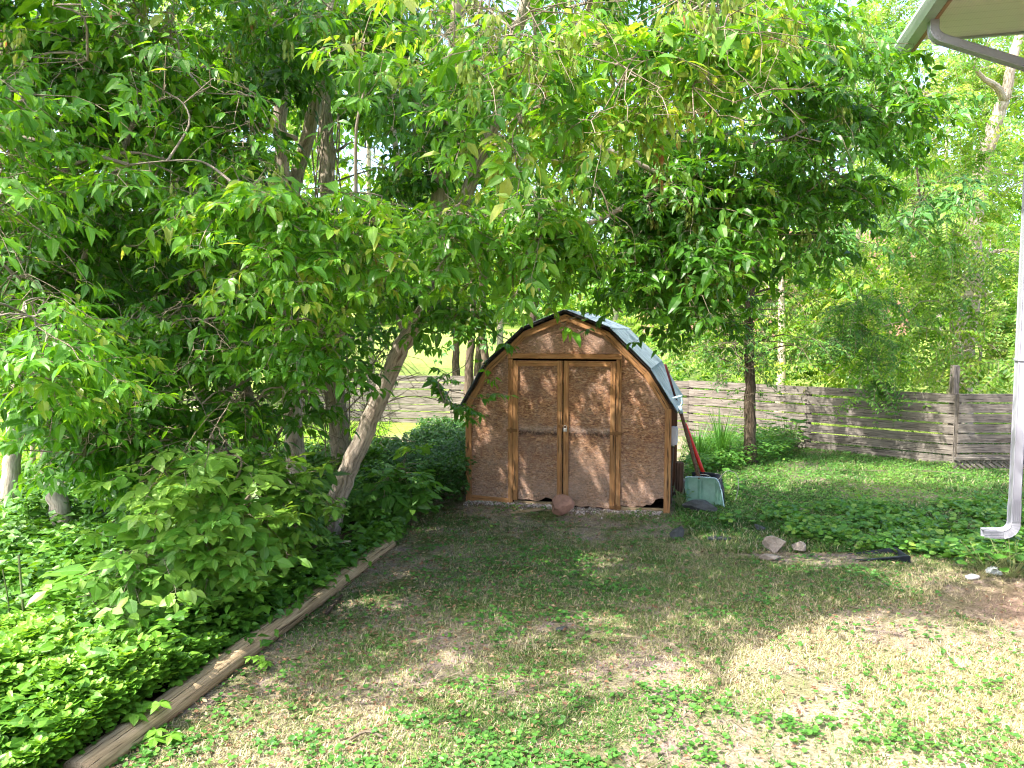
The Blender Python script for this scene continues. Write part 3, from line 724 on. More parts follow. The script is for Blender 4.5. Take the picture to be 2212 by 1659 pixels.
# ------------------------------------------------------------------ fence
def fence_run(name, label, pts, nb, bh, gapz, z0, mats='fence', postside=1, post_extra=.0, warp=.02, postpos=None):
    f = thing(name, label, "fence", (pts[0][0], pts[0][1], 0)); o = np.array((pts[0][0], pts[0][1], 0))
    for a, b in zip(pts[:-1], pts[1:]):
        a = np.array((a[0], a[1], 0.)); b = np.array((b[0], b[1], 0.)); L = np.linalg.norm(b-a); t = (b-a)/L; n_ = np.array((t[1], -t[0], 0))
        nseg = max(1, round(L/2.4)); m = MB()
        for s_ in range(nseg):
            p = a+t*(L*s_/nseg); q = a+t*(L*(s_+1)/nseg)
            for k in range(nb):
                z = z0+k*(bh+gapz)+bh/2; zj = random.uniform(-warp, warp)*.4; zk = random.uniform(-warp, warp)*.4; pp = p+UP*(z+zj); qq = q+UP*(z+zk); d = norm(qq-pp)
                m.box((pp+qq)/2+n_*random.uniform(0, .004), (np.linalg.norm(qq-pp)/2-.004, .011, bh/2-random.uniform(0, .005)), (d, n_, np.cross(d, n_)), 0, .002)
        m.build("board_panel", M[mats], f, o)
        for s_ in range(nseg+1):
            p = a+t*(L*s_/nseg)-n_*.062*postside; zt = z0+nb*(bh+gapz)+post_extra
            m = MB(); m.box(p+UP*(zt/2), (.045, .045, zt/2), (t, n_, UP), 2, .003, .004); m.build("post", M[mats], f, o)
    return f
P1 = gnd(2062, 1005)
fence_run("plank_fence", "long grey horizontal plank fence running behind the shed to the right", [(-5.2, 17.8), (-1.36, 17.0), (3.58, 15.3), (P1[0], P1[1])], 7, .145, .022, .0, 'fence', 1, -.03)
fence_run("fence_section", "short grey plank fence section beside the white downspout", [(P1[0]+.01, P1[1]-.02), (P1[0]+4.6, P1[1]-.1)], 7, .142, .02, .04, 'fence', 1, -.02, .008)
pm = MB(); pm.box(at(2062, 830, P1[1]+.12)*np.array((1, 1, 0))+UP*.80, (.05, .05, .80), None, 2, .004, .006)
o = pm.build("fence_post", M['fence']); tag(o, "tall grey wooden post rising above the plank fence joint", "post")
# lattice skirt lying below the short fence section
la = thing("lattice_panel", "weathered diagonal lattice strip at the foot of the short fence section", "lattice", (7.0, 11.6, 0))
m = MB(); d1 = norm((1, 0, .75)); d2 = norm((1, 0, -.75))
for k in range(34):
    for d, yy in ((d1, 11.60), (d2, 11.585)):
        c_ = np.array((6.9+k*.095, yy, .10)); m.box(c_, (.11, .004, .018), (d, (0, 1, 0), np.cross(d, (0, 1, 0))), 0, .001)
m.build("slats", M['fence'], la, (7.0, 11.6, 0))
m = MB(); m.box((8.5, 11.57, .19), (1.7, .01, .02), None, 0, .003); m.build("top_strip", M['fence'], la, (7.0, 11.6, 0))

# ------------------------------------------------------------------ house corner
def build_house():
    th = math.radians(14.5); u = np.array((math.sin(th), math.cos(th), 0)); n = np.array((-math.cos(th), math.sin(th), 0))
    Sx = at(2212, 1104, 6.62); Sx[2] = 0
    W0 = Sx-n*.062; C = W0+u*.10
    h = thing("house", "corner of a house with white downspout and overhanging soffit", "house", C)
    m = MB(); m.box(C-u*4.5-n*3+UP*(.45+2.3), (4.5, 3, 2.3), (u, n, UP))
    for k in range(36): m.box(C-u*4.5+n*.004+UP*(.52+k*.124), (4.5, .006, .055), (u, n, UP))
    m.build("wall", M['housewall'], h, C)
    m = MB(); m.box(C-u*4.5-n*3.02+UP*.22, (4.49, 3, .225), (u, n, UP)); m.build("foundation", M['concrete'], h, C)
    # soffit, fascia, gutter
    zs = 4.98
    so = bpy.data.objects.new("soffit", None)
    m = MB(); a0 = .90; t0 = .80
    m.box((0, 0, 0), (3.3, 4.9, .012), None); 
    so = m.build("soffit", M['soffit'], h)
    so.location = Vector(-u*(4.9-.70)+n*(a0-3.3)+UP*zs); so.rotation_euler = (0, 0, math.atan2(-n[1], -n[0]))
    m = MB(); m.box(C-u*(4.9-.72)+n*(a0+.02)+UP*(zs-.01), (4.9, .018, .12), (u, n, UP), 0, 0, .003)
    m.build("fascia", M['brown'], h, C)
    m = MB(); m.box(C+u*.72-n*2.7+UP*(zs+.0), (.018, 3.3, .03), (u, n, UP), 1); m.build("rake_board", M['gutter'], h, C)
    # k-style gutter
    g = [(0, 0), (.0, .125), (.012, .125), (.012, .012), (.085, .012), (.105, .05), (.118, .085), (.118, .115), (.125, .115), (.127, .08), (.112, .045), (.09, 0)]
    m = MB(); base = C+n*(a0+.042)-u*9.0+UP*(zs-.13)
    m.prism(g, 0, 9.74, base, n, UP, u); m.build("gutter", M['gutter'], h, C)
    m = MB(); m.prism([(.0, .004), (.0, .12), (.12, .11), (.116, .08), (.1, .04), (.085, .004)], 0, .004, C+n*(a0+.042)+u*.741+UP*(zs-.13), n, UP, u); m.build("gutter_cap", M['gutter'], h, C)
    # roof slab
    m = MB(); sl = norm(-n+UP*.42); m.box(C-u*(4.9-.76)+n*(a0-.10)+UP*(zs+.20)+sl*3.2, (4.9, 3.25, .02), (u, sl, np.cross(u, sl))); m.build("roof", simple("shingles", (.10, .09, .085), .9, .1, 0, .3, 20), h, C)
    # downspout: rectangular section swept along a path lying in the plane (n, UP)
    def sweep(name, path, parent, wu=.05, wn=.037, ribs=None, mat='white'):
        q = MB(); sec = []; k = 0
        for sx, sy in ((1, 1), (-1, 1), (-1, -1), (1, -1)):
            sec += [(sx*(wu-.006) if sx*sy > 0 else sx*wu, sy*wn if sx*sy > 0 else sy*(wn-.006)), (sx*wu if sx*sy > 0 else sx*(wu-.006), sy*(wn-.006) if sx*sy > 0 else sy*wn)]
        vs = []; nsec = len(sec)
        for i, p in enumerate(path):
            t = norm(path[min(i+1, len(path)-1)]-path[max(i-1, 0)]); side = norm(np.cross(t, u)); rf = 1 if ribs is None else ribs[i]
            for a, b in sec: vs.append(p+u*a*rf+side*b*rf)
        fs = []
        for i in range(len(path)-1):
            for j in range(nsec): fs.append((i*nsec+j, i*nsec+(j+1) % nsec, (i+1)*nsec+(j+1) % nsec, (i+1)*nsec+j))
        q.add(vs, fs); o = q.build(name, M[mat], parent, C)
        md = o.modifiers.new("t", 'SOLIDIFY'); md.thickness = .002
        return o
    D0 = W0+n*.045
    outl = D0+n*.89+UP*(zs-.13)
    def arc(p0, d0, d1, R, k=14):
        """quarter-ish elbow from direction d0 to d1"""
        d0 = norm(d0); d1 = norm(d1); ang = math.acos(np.clip(np.dot(d0, d1), -1, 1)); s_ = norm(d1-d0*np.dot(d0, d1)); P = []
        for i in range(k+1):
            a = ang*i/k; P.append(p0+d0*R*math.sin(a)+s_*R*(1-math.cos(a)))
        return P
    leg = norm(-n*1.0-UP*.42)
    e1 = [outl, outl-UP*.05]+arc(outl-UP*.06, -UP, leg, .11)
    last = e1[-1]; target = D0
    dist = np.dot(last-D0, n)-.11*1.0
    e2s = last+leg*(dist/abs(np.dot(leg, n)))*.93
    e2 = arc(e2s, leg, -UP, .11)
    sp_ = MB(); sp_.box((0, 0, 0), (.001, .001, .001))
    ds = bpy.data.objects.new("downspout", None); 
    bot = .44; vx = e2[-1]
    low = np.array((vx[0], vx[1], bot+.03))
    dso = sweep("downspout", [vx+UP*.0, vx*.5+low*.5, low], h)
    rib = lambda P, a=2: [1.0+(.05 if (i % 2 and i > a) else 0) for i in range(len(P))]
    for nm, pth in (("elbow", e1), ("elbow", e2)): sweep(nm, pth, dso, ribs=rib(pth))
    sweep("diagonal_leg", [last-leg*.01, e2s+leg*.01], dso, .0485, .0355)
    low2 = low+UP*.16
    e3 = [low2, low]+arc(low-UP*.02, -UP, norm(n-UP*.06), .10, 14)
    sweep("elbow", e3, dso, .053, .040, rib(e3)); e = e3[-1]; dd = norm(n-UP*.06)
    sweep("outlet", [e, e+dd*.07, e+dd*.15], dso, .053, .040)
    # ribs on the front of the outlet and lower pipe
    q = MB(); q2 = MB()
    for k in range(5):
        off = -.032+.016*k
        q.box(low2*.5+low*.5-u*(.0545)+n*off*.9+UP*.02, (.0025, .003, .10), (u, n, UP)); side = norm(np.cross(dd, u))
        q2.box(e+dd*.075-u*.0545+side*off*.9, (.075, .0025, .003), (dd, u, side))
    q.build("ribs", M['white'], dso, C); q2.build("ribs", M['white'], dso, C)
    for z in (1.9, 3.6):
        q = MB(); q.box(np.array((vx[0], vx[1], z)), (.054, .042, .012), (u, n, UP), 0, 0, .002); q.build("strap", M['white'], dso, C)
build_house()

# ------------------------------------------------------------------ landscape timbers
def timber(name, label, A, B, r, mat, seg=14, groups=None):
    A = np.asarray(A, float); B = np.asarray(B, float); t = norm(B-A); o = thing(name, label, "timber", A)
    s_ = norm(np.cross(t, UP)); n_ = 60; q = MB(); vs = []; gs = []; fs = []
    L = np.linalg.norm(B-A)
    for i in range(n_+1):
        p = A+(B-A)*i/n_
        for k in range(seg):
            th = 2*math.pi*k/seg; cx, cz = math.cos(th), math.sin(th)
            rx = r*1.0; rz = r*.80
            cz2 = max(-.8, min(.8, cz))
            w_ = 1+.012*math.sin(i*.3+k*2)+random.uniform(-.012, .012)-(.05 if k in (2, 5) and (i//7) % 2 else 0)
            vs.append(p+s_*cx*rx*w_+UP*(cz2*rz*w_+rz*.6)); gs.append((L*i/n_, cx*.1, cz*.1))
    for i in range(n_):
        for k in range(seg): fs.append((i*seg+k, i*seg+(k+1) % seg, (i+1)*seg+(k+1) % seg, (i+1)*seg+k))
    fs += [tuple(range(seg)), tuple(n_*seg+k for k in range(seg))]
    q.add(vs, fs, gs, True); ob = q.build("log_body", M[mat], o, A)
def rz_top(r): return r*.8*.6-.0012
A_ = gnd(165, 1690); B_ = gnd(838, 1185)
timber("landscape_timber", "long weathered tan landscape timber edging the green bed in front", A_, B_, .088, 'log')
timber("landscape_timber", "dark rotting timber half hidden behind the tan edging timber", gnd(600, 1262)+np.array((-.18, 0, .03)), gnd(800, 1168)+np.array((-.12, 0, .03)), .085, 'rotlog')
timber("landscape_timber", "short reddish brown timber stub nearest the shed's left corner", gnd(832, 1150), gnd(872, 1115), .07, 'log')
m = MB(); c_ = gnd(880, 1118)
m.box(c_+UP*.09, (.075, .07, .10), (norm((1, .3, 0)), norm((-.3, 1, 0)), UP), 2, .006, .012)
o = m.build("wood_block", M['rotlog'], None, (0, 0, 0)); tag(o, "upright cut wooden block at the end of the bed edging", "block")
m = MB(); c_ = gnd(742, 1210)+UP*.175; m.box(c_, (.07, .022, .006), (norm((1, .35, 0)), norm((-.35, 1, 0)), UP), 0, .004)
o = m.build("wood_chip", M['chip']); tag(o, "small pale wood splinter lying on top of the tan timber", "wood chip")

# ------------------------------------------------------------------ rocks
def rock(name, label, c, size, mat, seed, rot=0, facets=18, sink=.25):
    r = np.random.default_rng(seed); bm = bmesh.new(); bmesh.ops.create_icosphere(bm, subdivisions=4, radius=1)
    pl = norm(r.normal(0, 1, (facets, 3))); dd = r.uniform(.42, .80, facets)
    V = np.array([v.co[:] for v in bm.verts])
    for n_, d in zip(pl, dd):
        h = V@n_; ex = np.clip(h-d, 0, None); V -= n_*ex[:, None]*.97
    V *= 1+.035*(vnoise(V[:, 0]*4+9, V[:, 1]*4+V[:, 2]*3, seed)-.5)[:, None]
    for v, q in zip(bm.verts, V): v.co = Vector((q[0]*size[0], q[1]*size[1], q[2]*size[2]))
    me = bpy.data.meshes.new(name); bm.to_mesh(me); bm.free()
    for p in me.polygons: p.use_smooth = False
    o = link(name, me, M[mat]); o.location = (c[0], c[1], float(gz(c[0], c[1]))+size[2]*(1-sink)); o.rotation_euler = (0, 0, rot)
    return tag(o, label, "rock")
rock("boulder", "reddish brown boulder propped against the shed doors", gnd(1213, 1120)+np.array((0, .05, 0)), (.165, .13, .14), 'redrock', 5, .4, 12, .05)
rock("rock", "long dark grey stone lying in front of the green snow shovel", gnd(1515, 1108), (.235, .12, .085), 'darkrock', 8, -.15, 12, .15)
rock("rock", "largest jagged pale rock of the trio in the lawn", gnd(1672, 1192), (.17, .12, .10), 'palerock', 11, .2, 16)
rock("rock", "rounded pinkish stone on the right of the lawn trio", gnd(1722, 1196), (.095, .08, .075), 'palerock', 15, .5, 10)
rock("rock", "low flat stone in front of the jagged pale rock", gnd(1664, 1212), (.12, .07, .035), 'palerock', 17, .1, 10)
rock("rock", "small dark mossy rock in the lawn just below the shed's right corner", gnd(1464, 1160), (.09, .08, .085), 'darkrock', 21, .2, 14)
rock("rock", "flat half-buried grey stone right of the small dark mossy rock", gnd(1548, 1166), (.17, .09, .02), 'darkrock', 23, .2, 12, .1)
rock("rock", "flat pale slab among the weeds halfway to the fence", gnd(1725, 1104), (.18, .10, .035), 'palerock', 27, 0, 12)
rock("rock", "small dark stone poking from the leafy weeds", gnd(1640, 1147), (.07, .06, .05), 'darkrock', 29, 0, 12)
rock("pebble", "smooth white pebble on the bare dirt by the house", gnd(2097, 1252), (.075, .05, .03), 'box', 31, .1, 6)
rock("rock", "small grey flake of stone alone in the mid lawn", gnd(1213, 1362), (.05, .03, .015), 'darkrock', 33, .6, 10)

# plastic bag scrap
bm = bmesh.new(); bmesh.ops.create_icosphere(bm, subdivisions=3, radius=.06)
for v in bm.verts:
    q = random.uniform(.55, 1.25); v.co = Vector((v.co.x*q, v.co.y*q, abs(v.co.z)*q*1.2))
me = bpy.data.meshes.new("plastic_scrap"); bm.to_mesh(me); bm.free(); o = link("plastic_scrap", me, M['bag']); o.location = gnd(2146, 1242); tag(o, "crumpled translucent plastic scrap on the dirt beside the house", "litter")
# broken board in front of shed
m = MB(); m.box(gnd(1135, 1108)+UP*.02, (.22, .03, .012), (norm((1, .35, .08)), norm((-.35, 1, 0)), UP), 0, .004); o = m.build("loose_board", M['log']); tag(o, "short loose board lying on gravel before the left door", "board")
m = MB(); m.box(sh(-.13, .25, .11), (.02, .16, .12), (norm(E1+UP*.25), E2, norm(UP-E1*.25)), 1, .004); o = m.build("leaning_board", M['fence']); tag(o, "short board leaning on the shed's left corner", "board")
# stick on the lawn
m = MB(); m.tube(smooth_path([gnd(738, 1292)+UP*.02, gnd(722, 1312)+UP*.03, gnd(705, 1330)+UP*.02], 4), [.012]*6+[.016]*3, 7, True, .1); o = m.build("stick", M['bark_dark']); tag(o, "thick brown stick on bare soil beside the tan timber", "stick")
m = MB(); m.tube(smooth_path([gnd(745, 1610)+UP*.015, gnd(790, 1592)+UP*.03, gnd(830, 1597)+UP*.01], 4), .008, 6, True, .1); o = m.build("stick", M['twig']); tag(o, "curved pale stick in the near lawn at the bottom", "stick")

# black splash block
def splash():
    c = gnd(1895, 1208); o = thing("splash_block", "black plastic downspout splash tray in the weeds", "splash block", c)
    m = MB(); L = .47; a = norm((1, -.08, 0)); b = np.cross(UP, a)
    secs = []
    for i in range(9):
        t = i/8; hw = .15-.05*(1-t); hh = .02+.06*t; p = np.array((0, 0, 0))+a*(t-.5)*L
        secs.append([p+b*hw+UP*hh, p+b*(hw-.012)+UP*hh, p+b*(hw-.03)+UP*.012, p-b*(hw-.03)+UP*.012, p-b*(hw-.012)+UP*hh, p-b*hw+UP*hh, p-b*(hw-.02)+UP*0, p+b*(hw-.02)+UP*0])
    vs = [q for s_ in secs for q in s_]; fs = []
    for i in range(8):
        for k in range(8): fs.append((i*8+k, i*8+(k+1) % 8, (i+1)*8+(k+1) % 8, (i+1)*8+k))
    fs += [tuple(range(8)), tuple(64+k for k in range(8))]
    m.add(vs, fs); m.build("tray", M['blackplastic'], o)
    m = MB(); p = a*.5*L; m.box(p+UP*.035, (.006, .145, .035), (a, b, UP), 1, 0, .002); m.build("end_wall", M['blackplastic'], o)
    m = MB(); m.box(a*.01-b*.135+UP*.052, (.22, .012, .006), (norm(a+UP*.12), b, UP), 0, 0, .002); m.build("rim", M['blackplastic'], o)
splash()

# ------------------------------------------------------------------ snow shovels and poles
def shovel(name, label, foot, top, width, height, bladem, handlem, grip, yaw, depth_curve=.16, hr=.017, tilt=.15, groups=None):
    foot = np.asarray(foot, float); top = np.asarray(top, float); o = thing(name, label, "shovel", foot)
    a = np.array((math.cos(yaw), math.sin(yaw), 0)); b = np.array((-math.sin(yaw), math.cos(yaw), 0))  # b points away from viewer
    nx, nz = 49, 22; V = []; Fc = []
    for iz in range(nz):
        t = iz/(nz-1)
        for ix in range(nx):
            s_ = ix/(nx-1)*2-1
            edge = max(0, abs(s_)-.82)/.18
            z = height*t*(1-.02*s_*s_); y = depth_curve*math.sin(t*1.75)*1.0-.05*edge**1.5
            rib = .022*max(0, math.cos((s_*2.1+.45*(1-t)**2+.3)*math.pi))**5*(min(1, (t-.1)*6) if t > .1 else 0)*(min(1, (.93-t)*10) if t < .93 else 0)
            wv = width/2*(1-.06*(t if t > .8 else 0))
            cr_ = max(0, s_-.7)/.3; z -= .07*cr_**2*t; V.append(a*(s_*wv+.045*(1-t)**1.3)+b*(y-rib)+UP*z)
        
    for iz in range(nz-1):
        for ix in range(nx-1): k = iz*nx+ix; Fc.append((k, k+1, k+nx+1, k+nx))
    bl = npmesh("blade", V, Fc, M[bladem], o, None, True); md = bl.modifiers.new("t", 'SOLIDIFY'); md.thickness = .005
    q = MB()
    rimp = [V[iz*nx+nx-1] for iz in range(nz)]; q.tube(rimp, .007, 6); q.tube([V[(nz-1)*nx+ix] for ix in range(0, nx, 2)], .007, 6); q.build("rim", M['blueplastic' if bladem == 'greenplastic' else bladem], bl)
    att = b*(depth_curve+.035)+UP*(height*.45)
    tp = top-foot; hd = norm(tp-att); q = MB(); q.tube([att, att+(tp-att)*.35, att+(tp-att)*.7, tp-hd*.1], [hr*1.1, hr, hr*.95, hr*.9], 10); q.build("handle", M[handlem], o)
    q = MB(); q.tube([att-hd*.02, att+hd*.16], hr*1.35, 10); q.build("socket", M[bladem], o)
    if grip:
        side = norm(a-hd*np.dot(a, hd)); q = MB(); c0 = tp-hd*.10
        q.tube([c0-hd*.06, c0+hd*.03], hr*1.2, 10)
        for s_ in (-1, 1): q.tube(smooth_path([c0+hd*.02, c0+hd*.06+side*.045*s_, c0+hd*.14+side*.052*s_], 4), .011, 8)
        q.tube([c0+hd*.145-side*.066, c0+hd*.145+side*.066], .015, 10); q.build("grip", M[grip], o)
    return o
shovel("snow_shovel", "green snow shovel with brown handle and pale blue grip against shed", gnd(1522, 1100)+np.array((0, .13, .02)), at(1464, 866, 9.3), .44, .33, 'greenplastic', 'handlewood', 'blueplastic', -.30, .09, hr=.024)
shovel("snow_shovel", "black snow shovel with bright red handle behind the green one", gnd(1543, 1098)+np.array((0, .42, 0)), at(1474, 900, 9.75), .40, .34, 'blackplastic', 'red', None, -.5, .10, .025)
m = MB(); a = at(1437, 787, 9.5); b = at(1470, 895, 9.8); c = gnd(1512, 1070); 
m.tube([a, b], .015, 10); b2 = b; o = thing("long_pole", "dark maroon pole leaning high against the metal shed roof", "pole", c)
m.build("upper_pole", M['maroon'], o, c); m = MB(); m.tube([b2, at(1512, 1035, 10.0), np.array((c[0]+.15, 10.1, 0))], .013, 10); m.build("lower_pole", M['bluegrey'], o, c)
# concrete block and plank by the wall, cord
m = MB(); m.box(gnd(1474, 1075)+np.array((.03, .25, .13)), (.07, .10, .06), (E1, E2, UP), 0, .004, .008); m.box(gnd(1474, 1075)+np.array((.03, .25, .035)), (.08, .11, .035), (E1, E2, UP), 0, .004, .008)
o = m.build("concrete_block", M['concrete']); tag(o, "broken grey concrete block beside the shed's right wall", "block")
m = MB(); m.box(sh(2.52, .9, .22), (.05, .06, .24), (E1, E2, UP), 2, .005, .01); o = m.build("wood_post_stub", M['handlewood']); tag(o, "short upright wooden post stub beside the shed's right wall", "post")
m = MB(); cpts = [sh(2.56, .5, .02), sh(2.60, .55, .22), sh(2.72, .6, .34), sh(2.86, .62, .36), sh(2.98, .6, .30), sh(3.10, .62, .42), sh(3.22, .62, .38), sh(3.24, .6, .22), sh(3.2, .58, .05)]
m.tube(smooth_path(cpts, 6), .0045, 6); o = m.build("cord", M['cord']); tag(o, "loose pale looped cord behind the green snow shovel", "cord")

# ------------------------------------------------------------------ orange wooden frame seen between trunks at left
YB = 12.5
wf = thing("wooden_bench", "orange wooden slatted bench in the sun behind the trees", "bench", (-4.9, YB, 0)); o_ = (-4.9, YB, 0)
def px_box(mb, x0, y0, x1, y1, Y, th=.03):
    a = at(x0, y0, Y); b = at(x1, y1, Y); c_ = (a+b)/2; mb.box(c_, (abs(b[0]-a[0])/2, th, abs(b[2]-a[2])/2), None, 0, .002)
m = MB(); px_box(m, 382, 918, 500, 934, YB); px_box(m, 382, 937, 500, 942, YB-.03); m.build("seat_boards", M['orangewood'], wf, o_)
m = MB(); px_box(m, 411, 886, 424, 1000, YB-.1, .04); m.build("pale_post", M['palewood'], wf, o_)
for x in (480, 385):
    m = MB(); px_box(m, x, 880 if x > 400 else 925, x+12, 1010, YB+.1, .04); m.build("leg", M['orangewood'], wf, o_)
m = MB()
for y in (862, 878, 893, 905): px_box(m, 380, y, 520, y+3.5, YB+.6, .01)
m.build("rails", M['palewood'], wf, o_)

# ------------------------------------------------------------------ gaps for sunlight (targets)
def shp(px, py):   # point on the shed front seen at this picture position
    r = ray(px, py); c0 = np.array((0, 0, H)); t = np.dot(SR-c0, E2)/np.dot(r, E2); return c0+r*t
for px, py, r in [(1035, 905, .09), (1050, 935, .10), (1065, 965, .11), (1082, 995, .10), (1090, 1035, .09), (1020, 960, .07), (1030, 1000, .06), (1040, 870, .05), (1095, 1075, .06),
                  (1108, 830, .04), (1106, 900, .06), (1110, 960, .05), (1130, 815, .05), (1145, 850, .06), (1160, 885, .05), (1172, 915, .04), (1185, 820, .05),
                  (1128, 1010, .06), (1135, 1045, .07), (1142, 1075, .06), (1232, 850, .05), (1238, 885, .07), (1245, 920, .08), (1255, 950, .09), (1265, 985, .11), (1290, 995, .08), (1305, 1015, .05), (1240, 955, .05),
                  (1355, 880, .04), (1365, 905, .04), (1360, 1075, .07), (1385, 1065, .06), (1340, 1060, .04), (1165, 720, .04), (1180, 740, .04), (1270, 725, .05), (1290, 740, .04), (1160, 765, .03), (1300, 835, .04), (1322, 880, .035), (1325, 860, .03)]:
    gap(shp(px, py), r+.05)
for x, y, z in [(2.32, .3, 1.5), (2.32, .8, 1.5), (1.95, .3, 1.95), (1.95, .8, 1.95), (1.95, 1.4, 1.95), (2.3, 1.4, 1.5), (1.5, .6, 2.25), (1.5, 1.3, 2.25), (1.5, 2.0, 2.25), (1.95, 2.0, 1.95)]: gap(sh(x, y, z), .30)
for px, py, Y, r in [(800, 905, 7.85, .24), (780, 960, 7.8, .24), (765, 1000, 7.8, .22), (740, 1060, 7.75, .16), (830, 850, 7.85, .14), (635, 960, 8.5, .1), (618, 760, 8.5, .1), (650, 1000, 8.5, .1)]: gap(at(px, py, Y), r)
def fpt(px, py):
    r = ray(px, py); a = np.array((3.58, 15.3, 0)); t_ = norm(np.array((P1[0]-3.58, P1[1]-15.3, 0))); n_ = np.array((t_[1], -t_[0], 0)); c0 = np.array((0, 0, H)); return c0+r*(np.dot(a-c0, n_)/np.dot(r, n_))
for px, py, r in [(1540, 850, .22), (1500, 880, .2), (1580, 890, .25), (1660, 850, .2), (1730, 840, .28), (1680, 905, .28), (1740, 900, .2), (1760, 870, .16), (1790, 890, .16), (1720, 945, .3), (1790, 940, .22), (1840, 900, .14), (1850, 935, .16), (1790, 975, .2), (1880, 985, .18), (1950, 990, .2), (2000, 995, .16), (2040, 870, .12), (2060, 950, .15), (1900, 950, .12), (1600, 930, .25), (1520, 910, .2)]:
    gap(fpt(px, py), r*.8)
# lawn patches
for px, py, r in [(1150, 1240, .07), (1120, 1250, .05), (1280, 1195, .06), (1180, 1195, .05), (1400, 1232, .16), (1450, 1230, .1), (1300, 1245, .05), (900, 1230, .06), (1000, 1215, .05), (1230, 1105, .04), (1120, 1105, .08), (1060, 1102, .06), (1330, 1110, .05),
                  (1700, 1000, .3), (1620, 1010, .14), (1780, 1030, .22), (1900, 1040, .2), (2000, 1025, .25), (2100, 1050, .3), (1850, 1010, .2), (1690, 1060, .14), (1750, 1065, .1), (2080, 1010, .2),
                  (2050, 1480, 1.1), (2150, 1560, .8), (1850, 1560, .8), (1650, 1600, .7), (1720, 1460, .45), (1950, 1400, .5), (1950, 1620, .7), (2150, 1420, .35), (1700, 1500, .25), (1850, 1450, .18), (1560, 1600, .3), (1480, 1560, .15), (1600, 1480, .12), (1400, 1620, .2), (1300, 1600, .15), (2200, 1350, .2), (1900, 1330, .12), (1750, 1400, .1),
                  (1080, 1600, .14), (900, 1630, .12), (600, 1600, .12)]:
    gap(gnd(px, py), r)
# sunny foliage targets
for px, py, Y, r in [(1450, 60, 5, .5), (1560, 120, 5, .45), (1350, 150, 5, .35), (1100, 60, 5, .3), (880, 100, 5.0, .25), (1500, 330, 5, .25), (560, 420, 5.5, .2), (620, 470, 5.4, .25), (760, 520, 5.6, .22), (930, 640, 6.2, .22), (1080, 470, 5.6, .22), (100, 720, 4.3, .3), (180, 760, 4.5, .25), (60, 640, 4.5, .2), (1130, 530, 5.8, .2), (870, 780, 6.3, .15),
                     (500, 1020, 5.5, .3), (600, 1080, 5.5, .25), (400, 1150, 5.2, .2), (620, 950, 6, .2)]: gap(at(px, py, Y), r)
for px, py, Y, r in [(1350, 90, 5, .9), (1560, 160, 5.2, .6), (1150, 120, 5, .6), (1500, 420, 6.5, .4), (950, 180, 6, .4), (300, 150, 6.5, .3), (120, 300, 6.5, .3), (700, 60, 7, .4), (520, 560, 5.6, .3), (840, 500, 5.6, .3)]: gap(at(px, py, Y), r)
for px, py, r in [(80, 1560, .3), (250, 1480, .22), (150, 1400, .15), (420, 1370, .15), (560, 1300, .1), (100, 1300, .15)]: gap(gnd(px, py, .25), r)

# ------------------------------------------------------------------ trees
TOW = -math.pi/2
def off(P, **k): return P
# --- leaning tree with overhanging canopy (T1)
b1 = gnd(706, 1168)
t1 = Tree("boxelder_tree", "leaning pale trunk tree left of the shed, its canopy hanging over the roof", "tree", b1)
p = t1.trunk([b1, at(735, 1060, 7.75), at(778, 960, 7.8), at(818, 860, 7.85), at(862, 760, 7.8), at(905, 690, 7.7), at(935, 640, 7.6)], .102, .084)
t1.trunk([at(933, 645, 7.6), at(945, 540, 7.5), at(950, 400, 7.3), at(962, 280, 7.1), at(985, 100, 6.8), at(1000, -160, 6.4), at(1010, -500, 6.0)], .095, .05, flare=False)
t1.trunk([at(930, 650, 7.6), at(985, 480, 7.3), at(1050, 310, 7.0), at(1085, 215, 6.8), at(1120, 60, 6.5), at(1180, -180, 6.2), at(1230, -420, 5.9)], .075, .035, flare=False)
t1.trunk([at(1075, 250, 6.9), at(1110, 235, 6.7), at(1160, 190, 6.4), at(1240, 95, 5.9), at(1290, -40, 5.4)], .03, .016, flare=False, noise=.03)
t1.trunk([at(880, 725, 7.8), at(850, 640, 8.0), at(870, 560, 8.2), at(862, 380, 8.4), at(830, 150, 8.6)], .05, .03, flare=False)
t1.trunk([at(990, 470, 7.3), at(1100, 520, 7.0), at(1230, 500, 6.8), at(1400, 420, 6.8), at(1560, 330, 7.0), at(1700, 300, 7.1)], .035, .012, flare=False, noise=.03)
t1.trunk([at(1080, 230, 6.8), at(1200, 300, 6.6), at(1330, 330, 6.6), at(1480, 420, 6.8), at(1560, 560, 7.0)], .03, .012, flare=False, noise=.03)
R1 = [(860, -60), (1700, -60), (1860, 60), (1900, 230), (1800, 330), (1820, 420), (1700, 460), (1620, 560), (1560, 640), (1470, 640), (1400, 590), (1330, 560), (1290, 500), (1180, 500), (1080, 500), (960, 520), (860, 400)]
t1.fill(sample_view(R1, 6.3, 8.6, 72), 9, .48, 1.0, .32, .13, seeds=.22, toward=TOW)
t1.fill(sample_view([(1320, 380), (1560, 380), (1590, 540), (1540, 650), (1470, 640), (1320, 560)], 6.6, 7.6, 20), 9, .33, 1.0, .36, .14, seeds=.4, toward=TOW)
t1.fill(sample_view([(980, -60), (1640, -60), (1600, 180), (1560, 330), (1400, 300), (1250, 330), (1100, 220), (960, 200)], 4.3, 5.6, 26), 8, .36, .92, .68, .15, seeds=.6, toward=TOW, lr=.014)  # leaf tint raised here to paint in the brightness of the sunlit crown
t1.fill(sample_view([(960, 430), (1200, 440), (1240, 520), (1130, 620), (960, 640), (900, 560)], 5.6, 6.6, 16), 8, .3, .95, .60, .13, seeds=.1, toward=TOW)
